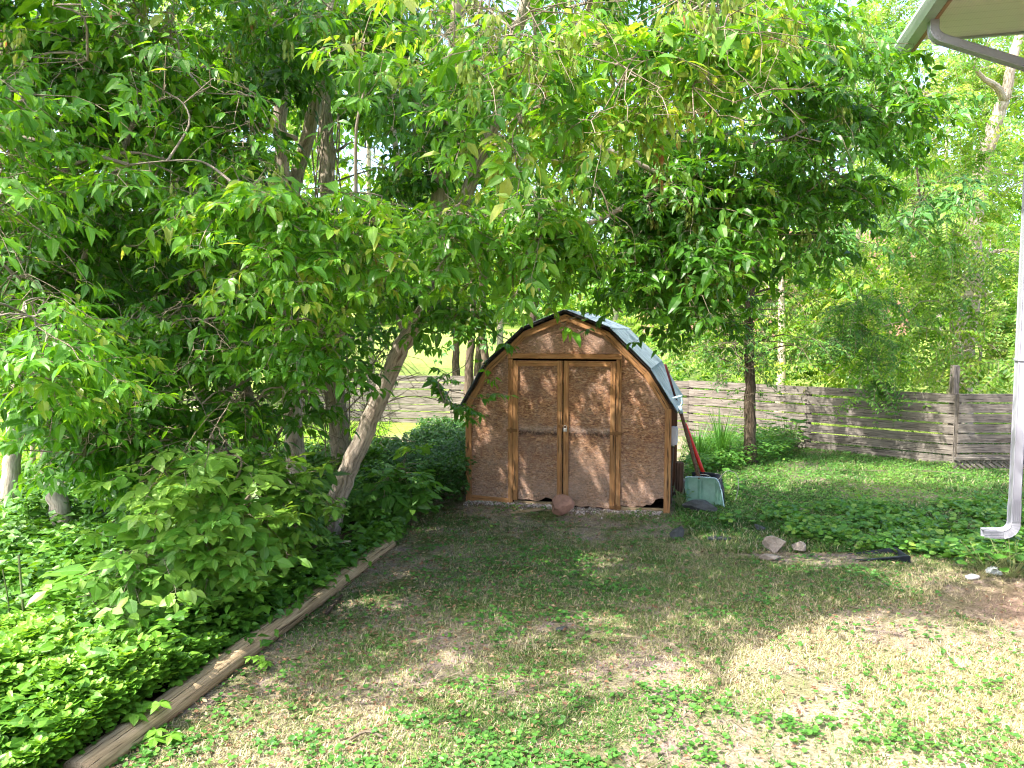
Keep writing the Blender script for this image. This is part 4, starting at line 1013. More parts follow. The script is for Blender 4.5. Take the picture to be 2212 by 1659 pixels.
t1.fill(sample_view([(960, 620), (1030, 620), (1030, 700), (1000, 800), (900, 800), (930, 720)], 6.8, 7.4, 5), 6, .2, .95, .42, .12, toward=TOW)
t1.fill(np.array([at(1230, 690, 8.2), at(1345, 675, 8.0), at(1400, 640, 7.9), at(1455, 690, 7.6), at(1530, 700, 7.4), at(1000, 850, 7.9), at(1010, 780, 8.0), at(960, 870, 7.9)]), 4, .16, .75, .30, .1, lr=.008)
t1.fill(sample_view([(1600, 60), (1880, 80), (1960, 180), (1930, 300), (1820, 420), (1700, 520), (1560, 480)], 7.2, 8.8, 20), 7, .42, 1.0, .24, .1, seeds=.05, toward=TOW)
# canopy out of the picture that throws the shade
up = []
while len(up) < 26:
    x, y, z = rng.uniform(-5.0, 1.2), rng.uniform(2.6, 9.0), rng.uniform(4.8, 7.0)
    q = (np.array((x, y, z))-np.array((0, 0, H))); dep = q[1]*cp-q[2]*sp; v = (q[1]*sp+q[2]*cp)/dep
    if v*F > 900: up.append((x, y, z))
t1.fill(np.array(up), 9, .6, 1.5, .4, .1)
t1.done()

# --- centre tree (T2) with fork
b2 = gnd(640, 1120)
t2 = Tree("boxelder_tree", "tall tree left of the leaning trunk, forked high with a pale trunk", "tree", b2)
t2.trunk([b2, at(640, 1000, 8.9), at(630, 880, 8.8), at(622, 760, 8.7), at(612, 640, 8.6), at(618, 520, 8.5), at(612, 400, 8.4), at(606, 230, 8.3), at(600, -60, 8.1), at(590, -400, 7.8)], .12, .06)
t2.trunk([at(615, 520, 8.5), at(632, 420, 8.3), at(655, 330, 8.15), at(678, 240, 8.0), at(697, 160, 7.9), at(720, 0, 7.7), at(760, -300, 7.4)], .085, .05, flare=False)
t2.trunk([at(612, 560, 8.5), at(560, 430, 8.0), at(500, 330, 7.5), at(430, 200, 7.0)], .04, .015, flare=False)
t2.trunk([at(640, 300, 8.2), at(560, 270, 7.8), at(440, 240, 7.2), at(330, 260, 6.6)], .03, .012, flare=False)
R2 = [(300, -60), (860, -60), (860, 100), (700, 130), (560, 150), (540, 430), (860, 430), (860, 540), (760, 600), (640, 600), (560, 700), (420, 820), (300, 800)]
t2.fill(sample_view(R2, 6.6, 9.0, 60), 9, .46, 1.0, .28, .12, seeds=.08, toward=TOW)
t2.fill(sample_view([(380, 380), (620, 400), (860, 470), (900, 560), (820, 640), (650, 580), (480, 600), (360, 480)], 5.0, 6.2, 20), 8, .30, .95, .60, .12, seeds=.04, toward=TOW)
t2.fill(sample_view([(380, 640), (560, 640), (720, 740), (680, 820), (520, 760), (400, 760)], 5.6, 6.8, 12), 7, .28, .95, .44, .12, toward=TOW)
t2.fill(sample_view([(190, 740), (420, 760), (560, 820), (540, 1000), (380, 1040), (200, 1020)], 5.8, 7.2, 20), 8, .30, .95, .36, .12, toward=TOW)
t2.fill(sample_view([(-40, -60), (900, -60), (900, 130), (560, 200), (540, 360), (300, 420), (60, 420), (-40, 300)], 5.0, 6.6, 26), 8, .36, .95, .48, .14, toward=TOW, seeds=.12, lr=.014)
t2.fill(sample_view([(560, 840), (680, 840), (680, 900), (570, 900)], 6.6, 7.2, 4), 6, .2, .9, .40, .1, toward=TOW)
up = []  # unseen crown clumps added above the frame to block the sun
while len(up) < 22:
    x, y, z = rng.uniform(-7.5, -2.0), rng.uniform(3.0, 10.0), rng.uniform(4.8, 8.0)
    q = (np.array((x, y, z))-np.array((0, 0, H))); dep = q[1]*cp-q[2]*sp; v = (q[1]*sp+q[2]*cp)/dep
    if v*F > 900: up.append((x, y, z))
t2.fill(np.array(up), 9, .6, 1.5, .4, .1)
t2.done()

# --- vine-clad dark trunk (T3)
b3 = gnd(738, 1062)
t3 = Tree("boxelder_tree", "dark rough trunk wrapped in dry vines between the two pale trunks", "tree", b3, barkmat='bark')
t3.trunk([b3, at(735, 960, 10.0), at(728, 860, 9.9), at(722, 740, 9.8), at(716, 560, 9.7), at(708, 400, 9.6), at(700, 200, 9.5), at(690, -60, 9.3), at(680, -300, 9.1)], .14, .075)
for _ in range(7):
    pts = []; ph = random.uniform(0, 6); 
    for i in range(12):
        t = i/11; c_ = at(736-34*t, 1040-820*t, 10.0-.5*t); pts.append(c_+np.array((math.cos(ph+t*5)*.17, math.sin(ph+t*5)*.17-.04, 0)))
    t3.tb.tube(smooth_path(pts, 3), .010, 5, False, .1)
t3.fill(sample_view([(560, 120), (1000, 60), (1180, 200), (1190, 420), (1000, 500), (860, 430), (700, 430), (560, 300)], 9.0, 11.0, 34), 9, .5, 1.05, .22, .12)
t3.fill(sample_view([(450, 600), (900, 560), (960, 700), (900, 860), (700, 900), (480, 860)], 9.2, 11, 22), 8, .4, .95, .20, .1)
t3.done()
# --- other trunks of the row
def side_tree(label, base, pts, r0_, r1_, polys, tint=.26, bark='bark', n=16, Y=(7, 9), extra=None, per=9):
    t = Tree("boxelder_tree", label, "tree", base, barkmat=bark)
    t.trunk([base]+pts, r0_, r1_)
    if extra:
        for e in extra: t.trunk(e[0], e[1], e[2], flare=False)
    if polys: t.fill(sample_view(polys, Y[0], Y[1], n), per, .44, 1.0, tint, .12, toward=TOW)
    t.done(); return t
b = gnd(575, 1070)
side_tree("dark trunk leaning left just beside the tall pale trunk", b, [at(566, 966, 9.9), at(545, 890, 9.8), at(525, 830, 9.7), at(500, 740, 9.6), at(480, 600, 9.4), at(470, 400, 9.2), at(460, 100, 9)], .10, .05, [(380, 520), (560, 500), (600, 700), (520, 800), (400, 780)], .22, 'bark', 14, (9.2, 10.4))
b = gnd(475, 1075)
side_tree("rough dark trunk behind the bench-side branches, leaning left", b, [at(464, 960, 9.7), at(448, 890, 9.6), at(432, 820, 9.5), at(415, 700, 9.3), at(400, 500, 9), at(380, 200, 8.6)], .10, .05, [(260, 420), (460, 400), (460, 760), (330, 820), (250, 700)], .22, 'bark', 18, (8.6, 10))
b = gnd(150, 1197)
side_tree("leftmost stout brown trunk rising from the bright undergrowth", b, [at(140, 1150, 7.2), at(125, 1085, 7.2), at(112, 1000, 7.15), at(100, 880, 7.1), at(95, 760, 7.0), at(70, 600, 6.9), at(40, 350, 6.7), at(10, 50, 6.5), at(-20, -300, 6.3)], .10, .06,
          [(-120, -60), (330, -60), (340, 520), (300, 800), (200, 860), (60, 840), (-120, 860)], .27, 'bark', 60, (5.8, 8.2),
          [([at(95, 760, 7.0), at(160, 620, 6.7), at(230, 420, 6.4), at(300, 230, 6.1)], .04, .015), ([at(60, 500, 6.8), at(150, 330, 6.5), at(190, 180, 6.3), at(330, 130, 6)], .035, .012)], 10)
b = gnd(15, 1150)
side_tree("slender trunk at the far left edge of the picture", b, [at(25, 1000, 8), at(40, 850, 8), at(55, 650, 7.9), at(20, 520, 7.8), at(-20, 300, 7.6)], .09, .05, [(-120, 100), (200, 60), (260, 500), (200, 780), (0, 800), (-120, 700)], .24, 'bark', 26, (8, 9.6))
b = gnd(256, 1090)
side_tree("thin straight trunk behind the leftmost stout trunk", b, [at(252, 1000, 9.6), at(250, 900, 9.6), at(240, 760, 9.5), at(235, 600, 9.4), at(250, 300, 9.2)], .055, .03, [(120, 300), (400, 250), (420, 600), (300, 760), (150, 700)], .24, 'bark', 20, (9, 11))
b = gnd(335, 1070)
side_tree("thin dark pole-like trunk left of the bench", b, [at(332, 1000, 10.1), at(325, 930, 10.1), at(320, 800, 10), at(300, 600, 9.9), at(290, 400, 9.8)], .05, .025, [(280, 150), (560, 100), (560, 380), (420, 420), (300, 420)], .22, 'bark_dark', 18, (9, 11))
# near drooping bough at the left edge
t = Tree("boxelder_tree", "young tree at the left edge with big drooping leaf sprays in front", "tree", gnd(-120, 1420))
t.trunk([t.base, at(-110, 1150, 4.7), at(-90, 900, 4.6), at(-60, 650, 4.5), at(-80, 300, 4.4), at(-60, -100, 4.3)], .07, .03)
t.fill(sample_view([(-60, 560), (60, 570), (180, 680), (215, 790), (140, 860), (40, 830), (-60, 860)], 3.9, 4.7, 12), 7, .22, .82, .56, .1, toward=0, lr=.012)
t.fill(sample_view([(120, 780), (320, 860), (360, 960), (330, 1040), (200, 1020), (120, 930)], 4.9, 5.8, 12), 7, .26, .88, .42, .1, toward=TOW, lr=.012)
t.fill(sample_view([(-80, 200), (60, 200), (80, 420), (-60, 520)], 4.2, 5.2, 8), 7, .3, .9, .4, .1, toward=0, lr=.012)
t.done()

# --- small yard tree right of the shed
b = gnd(1622, 1003)
t9 = Tree("young_tree", "slim dark-barked tree standing in the lawn before the plank fence", "tree", b, leafmat='yard_leaf', barkmat='bark_dark', kind='small')
t9.trunk([b, at(1620, 930, b[1]), at(1620, 820, b[1]), at(1618, 740, b[1]), at(1621, 640, b[1]), at(1635, 560, b[1]), at(1650, 440, b[1]), at(1660, 300, b[1])], .10, .035, noise=.09)
for k in range(34):
    z0_ = rng.uniform(560, 880); a = at(1620, z0_, b[1]); d = rng.uniform(0, 6.28); L_ = rng.uniform(.5, 1.5); e = a+np.array((math.cos(d)*L_, math.sin(d)*L_*.8, rng.uniform(-.15, .35)))
    t9.limb(a, e, .014, .12, 5)
    t9.fill([e, a*.4+e*.6], 4, .30, 1.15, .45, .16, limbs=False)
t9.fill([at(1612, 870, b[1]-.12), at(1630, 850, b[1]-.12), at(1608, 920, b[1]-.1), at(1625, 800, b[1]-.1)], 4, .1, .8, .4, .1, limbs=False)
t9.trunk([at(1660, 300, b[1]), at(1640, 150, b[1]-.2), at(1600, -60, b[1]-.4)], .035, .02, flare=False)
t9.fill(np.stack([rng.uniform(1.2, 5.8, 38), rng.uniform(10.2, 13.0, 38), rng.uniform(3.6, 6.8, 38)], -1), 8, .5, 1.15, .3, .15, kind='be')  # high crown added up the sun's path to shade the plank fence
t9.done(leaf_tpl(.22, .18, .05, 2))

# --- big tree beyond the fence, right
b = np.array((*(at(2075, 800, 15.5)[:2]), 0.))
tr = Tree("walnut_tree", "large tree beyond the fence at right, trunk draped in vines", "tree", b, leafmat='leaf_bright', barkmat='bark', kind='frond', cull=False)
tr.trunk([b, at(2078, 800, 15.5), at(2088, 700, 15.5), at(2104, 600, 15.5), at(2100, 510, 15.5), at(2120, 380, 15.3), at(2150, 260, 15.2), at(2175, 205, 15.1)], .225, .11, noise=.08)
tr.trunk([at(2172, 215, 15.1), at(2185, 140, 15), at(2205, 60, 15), at(2240, -80, 15)], .10, .06, flare=False)
tr.trunk([at(2170, 215, 15.1), at(2150, 185, 14.9), at(2125, 170, 14.7), at(2100, 140, 14.5)], .08, .03, flare=False)
tr.trunk([at(2098, 530, 15.5), at(2060, 500, 15), at(2000, 470, 14.5), at(1930, 460, 14)], .05, .02, flare=False)
tr.trunk([at(2110, 560, 15.5), at(2170, 540, 15.3), at(2230, 560, 15)], .05, .02, flare=False)
for _ in range(8):
    pts = []; ph = random.uniform(0, 6)
    for i in range(12):
        t = i/11; c_ = at(2078+25*t, 830-320*t, 15.5); pts.append(c_+np.array((math.cos(ph+t*4)*.30, math.sin(ph+t*4)*.3, 0)))
    tr.tb.tube(smooth_path(pts, 3), .014, 5, False, .1)
tr.fill(sample_view([(1760, 480), (2000, 430), (2200, 470), (2240, 640), (2190, 760), (2000, 800), (1880, 850), (1800, 800), (1760, 640)], 12.6, 15.0, 46), 6, .6, 1.5, .58, .16, kind='frond')
tr.fill(sample_view([(1760, -40), (2260, -40), (2260, 460), (1960, 440), (1800, 300)], 13.5, 19, 60), 7, .8, 1.5, .62, .14, kind='frond')
tr.fill(sample_view([(1740, 640), (1900, 640), (1900, 860), (1780, 900)], 12.3, 13.0, 8), 5, .35, 1.15, .30, .1, kind='frond')
tr.done(leaf_tpl(.20, .15, .04, 2))

# --- trees beyond the fence
def bg_tree(px, Y, top, rad, name, label, group, tint, n, poly, Yr, per=8, sc_=1.5, bark='bark', tr_=.12, kind='far', lean=0):
    b = np.array((at(px, 715, Y)[0], Y, float(gz(0, Y))))
    t = Tree(name, label, "tree", b, group, 'leaf_bright', bark, 'twig', False, kind)
    t.trunk([b, b+np.array((lean*.3, 0, 1.5)), b+np.array((lean*.7, .1, 3.2)), b+np.array((lean, 0, top))], tr_, tr_*.4, 8)
    t.fill(sample_view(poly, *Yr, n), per, rad, sc_, tint, .16, lr=.05)
    t.done(leaf_tpl(.28, .2, .06, 2)); return t
G = "trees in the sunny thicket beyond the fence"
LB = "leafy tree merged into the sunny thicket beyond the fence"
bg_tree(1690, 17.5, 5, .8, "thicket_tree", LB, G, .58, 36, [(1500, 480), (1900, 480), (1900, 800), (1500, 800)], (16.5, 20))
bg_tree(1850, 20, 6, .9, "thicket_tree", LB, G, .60, 34, [(1650, 350), (2050, 330), (2050, 760), (1700, 780)], (18, 22))
bg_tree(1560, 21, 6, .9, "thicket_tree", LB, G, .55, 34, [(1350, 450), (1700, 430), (1700, 790), (1400, 770)], (18.5, 23))
bg_tree(2030, 24, 8, 1.1, "thicket_tree", LB, G, .66, 30, [(1950, 150), (2300, 100), (2300, 680), (1950, 700)], (21, 26), 8, 1.9)
bg_tree(1840, 27, 8, 1.1, "thicket_tree", LB, G, .62, 22, [(1640, 230), (1900, 300), (1900, 640), (1650, 640)], (24, 30), 8, 2.0)
bg_tree(1330, 24, 7, 1.0, "thicket_tree", LB, G, .5, 20, [(1180, 200), (1450, 200), (1450, 600), (1250, 600)], (22, 27), 8, 1.9)
G2 = "dark trunked trees left of the shed"
for px, Y, sgn in ((1010, 16.0, .1), (1052, 16.5, -.1), (1100, 15.6, .5), (985, 20, 0), (1030, 22, .2)):
    b = np.array((at(px, 715, Y)[0], Y, float(gz(0, Y))))
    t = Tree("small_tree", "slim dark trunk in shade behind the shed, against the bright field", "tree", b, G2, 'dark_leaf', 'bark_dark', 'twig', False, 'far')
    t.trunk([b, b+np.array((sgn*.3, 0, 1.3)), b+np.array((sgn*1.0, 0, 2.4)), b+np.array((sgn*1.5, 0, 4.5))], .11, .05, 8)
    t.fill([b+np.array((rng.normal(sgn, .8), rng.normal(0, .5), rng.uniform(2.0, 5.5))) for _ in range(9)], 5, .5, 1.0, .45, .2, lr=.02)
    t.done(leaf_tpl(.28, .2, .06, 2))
G3 = "trees in the sunlit grove behind the box elder row"
LB3 = "sunlit tree glimpsed through the box elder foliage"
for px, Y, poly in ((150, 17, [(-150, 100), (420, 60), (420, 780), (-150, 760)]), (480, 18, [(300, 60), (700, 60), (700, 760), (300, 760)]), (800, 19, [(640, 0), (1000, 0), (980, 620), (660, 700)]), (1080, 20, [(930, 120), (1260, 150), (1200, 560), (950, 600)]), (330, 24, [(-100, -60), (700, -60), (700, 300), (-100, 300)])):
    bg_tree(px, Y, 7, 1.0, "grove_tree", LB3, G3, .64, 30, poly, (Y-1.5, Y+3), 8, 1.8)
# left understory shrubs catching sun
bg_tree(60, 11.5, 2, .5, "sunlit_shrub", "bright yellow-green shrub behind the leftmost trunk", None, .72, 14, [(-100, 1010), (130, 1000), (140, 1120), (-100, 1140)], (10, 12.5), 6, .8, 'twig', .03, 'small')

# thicket behind the fence and the distant wood: one mass each
def mass(name, n, poly_or_fn, mat, scale, tint, tv, kind, tpl, label, cat='vegetation'):
    LV = Leaves(); P = poly_or_fn(n); sprays(kind, P, rng.uniform(0, 6.28, n), rng.normal(.1, .4, n), scale*rng.uniform(.7, 1.3, n), tint+rng.normal(0, tv, n), LV, None)
    o = LV.build(name, M[mat], None, tpl); tag(o, label, cat, None, 'stuff'); return o
def belt(n):
    x = rng.uniform(0.5, 14, n); y = 15.6+rng.random(n)**1.4*5+np.clip(5-x, 0, 5)*.35
    top = 1.6+1.3*fbm(x*.7, y*.7, 9); z = gz(x, y)+rng.random(n)**.8*top
    return np.stack([x, y, z], -1)
mass("thicket", 1500, belt, 'leaf_bright', 1.0, .55, .16, 'small', leaf_tpl(.30, .15, .05, 2), "sunny tangled brush growing behind the plank fence", "brush")
def farwood(n):
    x = rng.uniform(-75, 75, n); y = 58+rng.uniform(0, 18, n); top = 6+9*fbm(x*.09, y*.05, 19)+np.where((x > 12) & (x < 30), -3.5, 0); top = np.where((x > -8) & (x < 12), top*.6, top)
    z = gz(x, y)+rng.random(n)**.7*top; return np.stack([x, y, z], -1)
mass("distant_wood", 5200, farwood, 'leaf_bright', 4.2, .5, .16, 'far', leaf_tpl(.30, .15, .05, 1), "distant line of sunlit trees beyond the field", "wood")
def dead_tangle():
    m = Twigs(); n = 1000
    x = rng.uniform(-5.5, -1.8, n); y = rng.uniform(9.2, 12.5, n); z = rng.uniform(.1, 2.4, n); d = norm(rng.normal(0, 1, (n, 3))*np.array((1, .7, 1.4)))*rng.uniform(.2, .9, (n, 1)); A = np.stack([x, y, z], -1)
    m.add(A, A+d, rng.uniform(.003, .008, n)); o = m.build("dead_brush", M['twig'], None); tag(o, "tangle of dry dead twigs between the tree trunks", "dead brush", None, 'stuff')
dead_tangle()
# wire mesh fence hint is too faint; distant pale brick house
hx, hy = 16.5, 50; hz_ = float(gz(0, hy))
hs = thing("distant_house", "pinkish brick house barely showing through the far trees", "house", (hx, hy, hz_))
m = MB(); m.box((0, 0, 2.2), (7.5, 4, 2.2)); m.build("wall", M['brickpale'], hs)
m = MB(); m.prism([(-8, 4.4), (8, 4.4), (6, 6.2), (-6, 6.2)], -4.3, 4.3); m.build("roof", M['brickpale'], hs)
for x in (-5, -1.5, 2, 5.5):
    m = MB(); m.box((x, -4.02, 2.6), (.6, .03, .7)); wn_ = m.build("window", M['glass'], hs); m = MB(); m.box((x, -4.04, 1.85), (.7, .04, .05)); m.build("sill", M['white'], wn_)

# ------------------------------------------------------------------ dead and bare branches near the trunks
def bare(label, pts, r0_, r1_, subs=5, name="dead_branch"):
    o = thing(name, label, "branch", pts[0]); m = MB(); P = smooth_path(pts, 6); n = len(P); m.tube(P, [r0_+(r1_-r0_)*i/(n-1) for i in range(n)], 7, True, .08)
    for k in range(subs):
        i = random.randrange(n//4, n-1); a = P[i]; d = norm(rng.normal(0, 1, 3)+np.array((0, 0, -.3))+norm(P[-1]-P[0])); L_ = random.uniform(.2, .7)
        m.tube(smooth_path([a, a+d*L_*.5+rng.normal(0, .04, 3), a+d*L_+rng.normal(0, .08, 3)], 3), [r1_*.8, r1_*.7, r1_*.7, r1_*.6, r1_*.5, r1_*.4, r1_*.3][:7], 5, False)
    m.build("branch_wood", M['twig'], o, pts[0]); return o
bare("long bare pale branch crossing in front of the bench", [at(540, 815, 7.6), at(500, 838, 7.4), at(450, 862, 7.2), at(400, 878, 7.0), at(350, 900, 6.9)], .026, .010)
bare("arched bare branch curving between the undergrowth and pale trunk", [at(600, 955, 7.3), at(560, 940, 7.1), at(530, 948, 7.0), at(505, 965, 6.9)], .022, .010, 2)
bare("thin straight dry stick leaning across the dark vine-clad trunk", [at(590, 960, 7.4), at(640, 870, 7.6), at(690, 790, 7.8), at(722, 720, 8.0)], .016, .008, 2)
bare("drooping fine dead branch hanging over the shed's left roof", [at(1040, 300, 6.6), at(1120, 330, 6.3), at(1210, 350, 6.0), at(1290, 400, 5.9), at(1320, 470, 5.8)], .012, .004, 8)
bare("bare grey branch spreading at the upper left", [at(120, 380, 6.2), at(200, 340, 6.0), at(290, 330, 5.8), at(360, 345, 5.7)], .02, .006, 5)

# ------------------------------------------------------------------ saplings in the bed
def sapling(label, base, stems, tintv=.5, sc_=1.0, kind='ash', mat='sapling', per=5, rad=.2, tpl=None):
    t = Tree("ash_sapling", label, "sapling", base, leafmat=mat, barkmat='twig', kind=kind)
    for pts in stems:
        P = t.trunk([base]+pts, .012, .006, 6, .05, 4, flare=False)
        for q in pts[1:] if len(pts) > 1 else pts: t.fill([q], per, rad, sc_, tintv, .1, limbs=False, toward=TOW)
        t.fill([pts[-1]], per, rad*.8, sc_, tintv+.06, .1, limbs=False, toward=TOW)
    t.done(tpl or leaf_tpl(.27, .10, .04, 3))
sapling("largest ash sapling, its broad spray of light leaves filling the bed centre", gnd(405, 1390)+np.array((0, .3, 0)), [[at(412, 1280, 5.2), at(400, 1150, 5.1), at(380, 1060, 5.0), at(350, 1010, 5.0)], [at(415, 1250, 5.2), at(470, 1130, 5.2), at(500, 1060, 5.1), at(520, 990, 5.2), at(440, 985, 5.1)], [at(410, 1270, 5.2), at(330, 1170, 5.0), at(300, 1200, 4.9)], [at(420, 1240, 5.2), at(500, 1120, 5.3), at(540, 1070, 5.4), at(480, 1170, 5.3)]], .62, .84, per=6, rad=.27)
sapling("ash sapling behind the timber right of the largest, leaves yellow-green", gnd(535, 1330)+np.array((0, .3, 0)), [[at(525, 1200, 6.0), at(535, 1100, 6.0), at(570, 1030, 6.0), at(600, 1000, 6.1)], [at(530, 1180, 6.0), at(590, 1090, 6.1), at(610, 1050, 6.1)]], .6, .85, per=5, rad=.18)
sapling("dark-leaved sapling growing against the leaning trunk's base", gnd(670, 1215), [[at(672, 1120, 6.9), at(670, 1040, 6.9)], [at(665, 1130, 6.9), at(640, 1080, 6.9)]], .3, .9, per=5, rad=.14)
sapling("low sapling with hand-shaped leaf sprays left of the shed", gnd(830, 1140), [[at(830, 1070, 8.3), at(840, 1030, 8.4), at(870, 1010, 8.5)], [at(820, 1080, 8.3), at(790, 1060, 8.2)]], .25, 1.1, per=6, rad=.28)
sapling("small sapling with few pale leaves standing at front left in the bed", gnd(250, 1330), [[at(258, 1230, 5.3), at(262, 1190, 5.3)]], .55, .9, per=3, rad=.1)
sapling("tiny yellow-green seedling with upright leaf pairs by the timber's middle", gnd(630, 1240), [[at(635, 1170, 6.2), at(638, 1130, 6.2)]], .85, .7, per=4, rad=.1)

# dry stalks
def stalk(label, pts, r=.006, mat='twig', subs=()):
    m = MB(); m.tube(smooth_path(pts, 4), r, 6, True, .05)
    for s_ in subs: m.tube(smooth_path(s_, 3), r*.6, 5)
    o = m.build("dry_stalk", M[mat]); tag(o, label, "stalk")
stalk("forked reddish dry stalk standing in the left undergrowth", [gnd(218, 1440)+np.array((0, .4, .1)), at(212, 1310, 4.8), at(190, 1270, 4.8), at(165, 1240, 4.8), at(148, 1225, 4.8)], .006, 'twig', [[at(205, 1300, 4.8), at(200, 1250, 4.8), at(180, 1235, 4.8)], [at(200, 1285, 4.8), at(165, 1290, 4.8)]])
stalk("pair of straight pale stalks at the left edge of the bed", [gnd(58, 1420), at(48, 1290, 4.8), at(40, 1200, 4.8)], .008, 'greentwig', [[gnd(30, 1420), at(18, 1300, 4.8), at(5, 1230, 4.8)]])

# ------------------------------------------------------------------ palmate creeper plants
def creeper(label, c, s_=1.0, n=3, tint=.5, mat='ground_leaf', h=.12, name="creeper_plant"):
    o = thing(name, label, "plant", c); LV = Leaves(); T = Twigs(); tl = []
    for i in range(n):
        a = rng.uniform(0, 6.28); q = np.array((math.cos(a)*.08*s_*min(i, 1.5), math.sin(a)*.08*s_*min(i, 1.5), h*rng.uniform(.7, 1.2)))
        T = Twigs(); T.add(np.array([[0, 0, 0.]]), q[None], np.array([.003])); T.build("stem", M['greentwig'], o); fa = rng.uniform(0, 6.28)
        for k in range(5):
            an = fa+(k-2)*1.15; d = np.array((math.cos(an), math.sin(an), -.25+rng.normal(0, .1))); LV.add([q], [d], [np.array((-d[0]*.2, -d[1]*.2, 1))+rng.normal(0, .15, 3)], [.12*s_*(1-.1*abs(k-2))], [tint+rng.normal(0, .07)])
    LV.build("leaves", M[mat], o, leaf_tpl(.30, .18, .05, 3))
creeper("creeper with a single five-fingered leaf draped over the timber's far part", gnd(706, 1240)+np.array((0, 0, .10)), 1.0, 2, .25)
creeper("large dark five-fingered creeper in front of the sapling behind the timber", gnd(598, 1270)+np.array((0, .1, .1)), 1.25, 3, .12, h=.2)
creeper("creeper spilling over the timber in yellow-green rosettes", gnd(682, 1290)+np.array((0, 0, .08)), .55, 4, .85, h=.06)
creeper("white-speckled creeper rosette on the bed edge at the timber's middle", gnd(532, 1380)+np.array((0, .1, .12)), 1.0, 3, .3, h=.14)
creeper("creeper hanging over the near timber onto the soil", gnd(300, 1590)+np.array((0, .05, .08)), .8, 4, .4, h=.08)
creeper("creeper leaf cluster reaching right from the near timber onto bare soil", gnd(335, 1610), .7, 3, .5, h=.05)
creeper("broad grey-green toothed plant at the bottom left corner", gnd(120, 1620)+np.array((0, 0, .15)), 1.1, 4, .35, h=.16)
creeper("small weed with splayed leaves on soil by the timber's lower middle", gnd(560, 1440), .6, 4, .6, h=.06, name="weed_plant")
creeper("dark lobed plant growing from the bed near the lower timber", gnd(290, 1520)+np.array((-.1, .1, .12)), .9, 4, .15, h=.12)
# broad leaves (burdock like) in the bed
def broad(label, c, n, L, tint, mat='ground_leaf', spread=.2, h=.2, name="broadleaf_plant", up_=.35):
    o = thing(name, label, "plant", c); LV = Leaves(); T = Twigs()
    for i in range(n):
        a = 2*math.pi*i/n+rng.normal(0, .3); q = np.array((math.cos(a)*spread*rng.uniform(.3, 1), math.sin(a)*spread*rng.uniform(.3, 1), h*rng.uniform(.5, 1.1)))
        T.add(np.array([[0, 0, 0.]]), q[None], np.array([.004])); d = np.array((math.cos(a), math.sin(a), up_*rng.uniform(-1, 1)))
        LV.add([q], [d], [np.array((-d[0]*.3, -d[1]*.3, 1))+rng.normal(0, .15, 3)], [L*rng.uniform(.7, 1.15)], [tint+rng.normal(0, .08)])
    T.build("stem", M['greentwig'], o); LV.build("leaves", M[mat], o, round_tpl(.36, .05))
broad("big-leaved plant in the left foreground bed", gnd(130, 1440)+np.array((0, .15, 0)), 14, .17, .3, spread=.28, h=.34)
broad("single upright broad bright leaf plant left of the saplings", gnd(190, 1470)+np.array((0, .1, 0)), 5, .14, .55, spread=.12, h=.3)
broad("leafy pokeweed bush between the slim tree and the fence", gnd(1700, 985), 26, .17, .25, 'yard_leaf', .3, .65)
broad("clump of large heart leaves below the downspout outlet", gnd(2130, 1235), 30, .13, .4, 'yard_leaf', .32, .26)
broad("heart-leaved plant at the house foundation corner", gnd(2185, 1250), 22, .14, .35, 'yard_leaf', .25, .30)
broad("round-leaved plant at the right edge of the green shovel", gnd(1585, 1080)+np.array((0, .3, 0)), 14, .15, .5, 'yard_leaf', .2, .25)
broad("sprig of weed rising at the left door's bottom edge", gnd(1112, 1104), 9, .05, .6, 'yard_leaf', .08, .08)
broad("dark weed tuft in front of the concrete block", gnd(1470, 1098), 34, .05, .15, 'yard_leaf', .13, .22)
# daylily-like clump
def blades(label, c, n, L, name="grass_clump"):
    o = thing(name, label, "plant", c); V = []; Fc = []; k = 0; U = []; T = []
    for i in range(n):
        a = rng.uniform(0, 6.28); l = L*rng.uniform(.6, 1.1); w_ = .009; tn = rng.uniform(.1, .5); lean = rng.uniform(.2, .8); sd = np.array((-math.sin(a), math.cos(a), 0)); b0 = np.array((math.cos(a), math.sin(a), 0))*rng.uniform(0, .12)
        for j in range(6):
            t = j/5; p = b0+np.array((math.cos(a), math.sin(a), 0))*l*lean*t*t+UP*l*(t-.4*lean*t*t); ww = w_*(1-t*.85)
            V += [p-sd*ww, p+sd*ww]; U += [(-1, t, i), (1, t, i)]; T += [tn]*2
        for j in range(5): q = k+j*2; Fc.append((q, q+1, q+3, q+2))
        k += 12
    npmesh("blades", V, Fc, M['yard_leaf'], o, {'tint': ('FLOAT', T), 'luv': ('FLOAT_VECTOR', U)}, True)
blades("tall strappy green clump against the fence behind the shovels", gnd(1555, 1000), 160, 1.0)
blades("lower strappy green clump at the shed's back right corner", gnd(1510, 1010), 110, .8)
blades("strappy grass tuft inside the bed between the saplings", gnd(480, 1330)+np.array((0, .3, 0)), 90, .35)

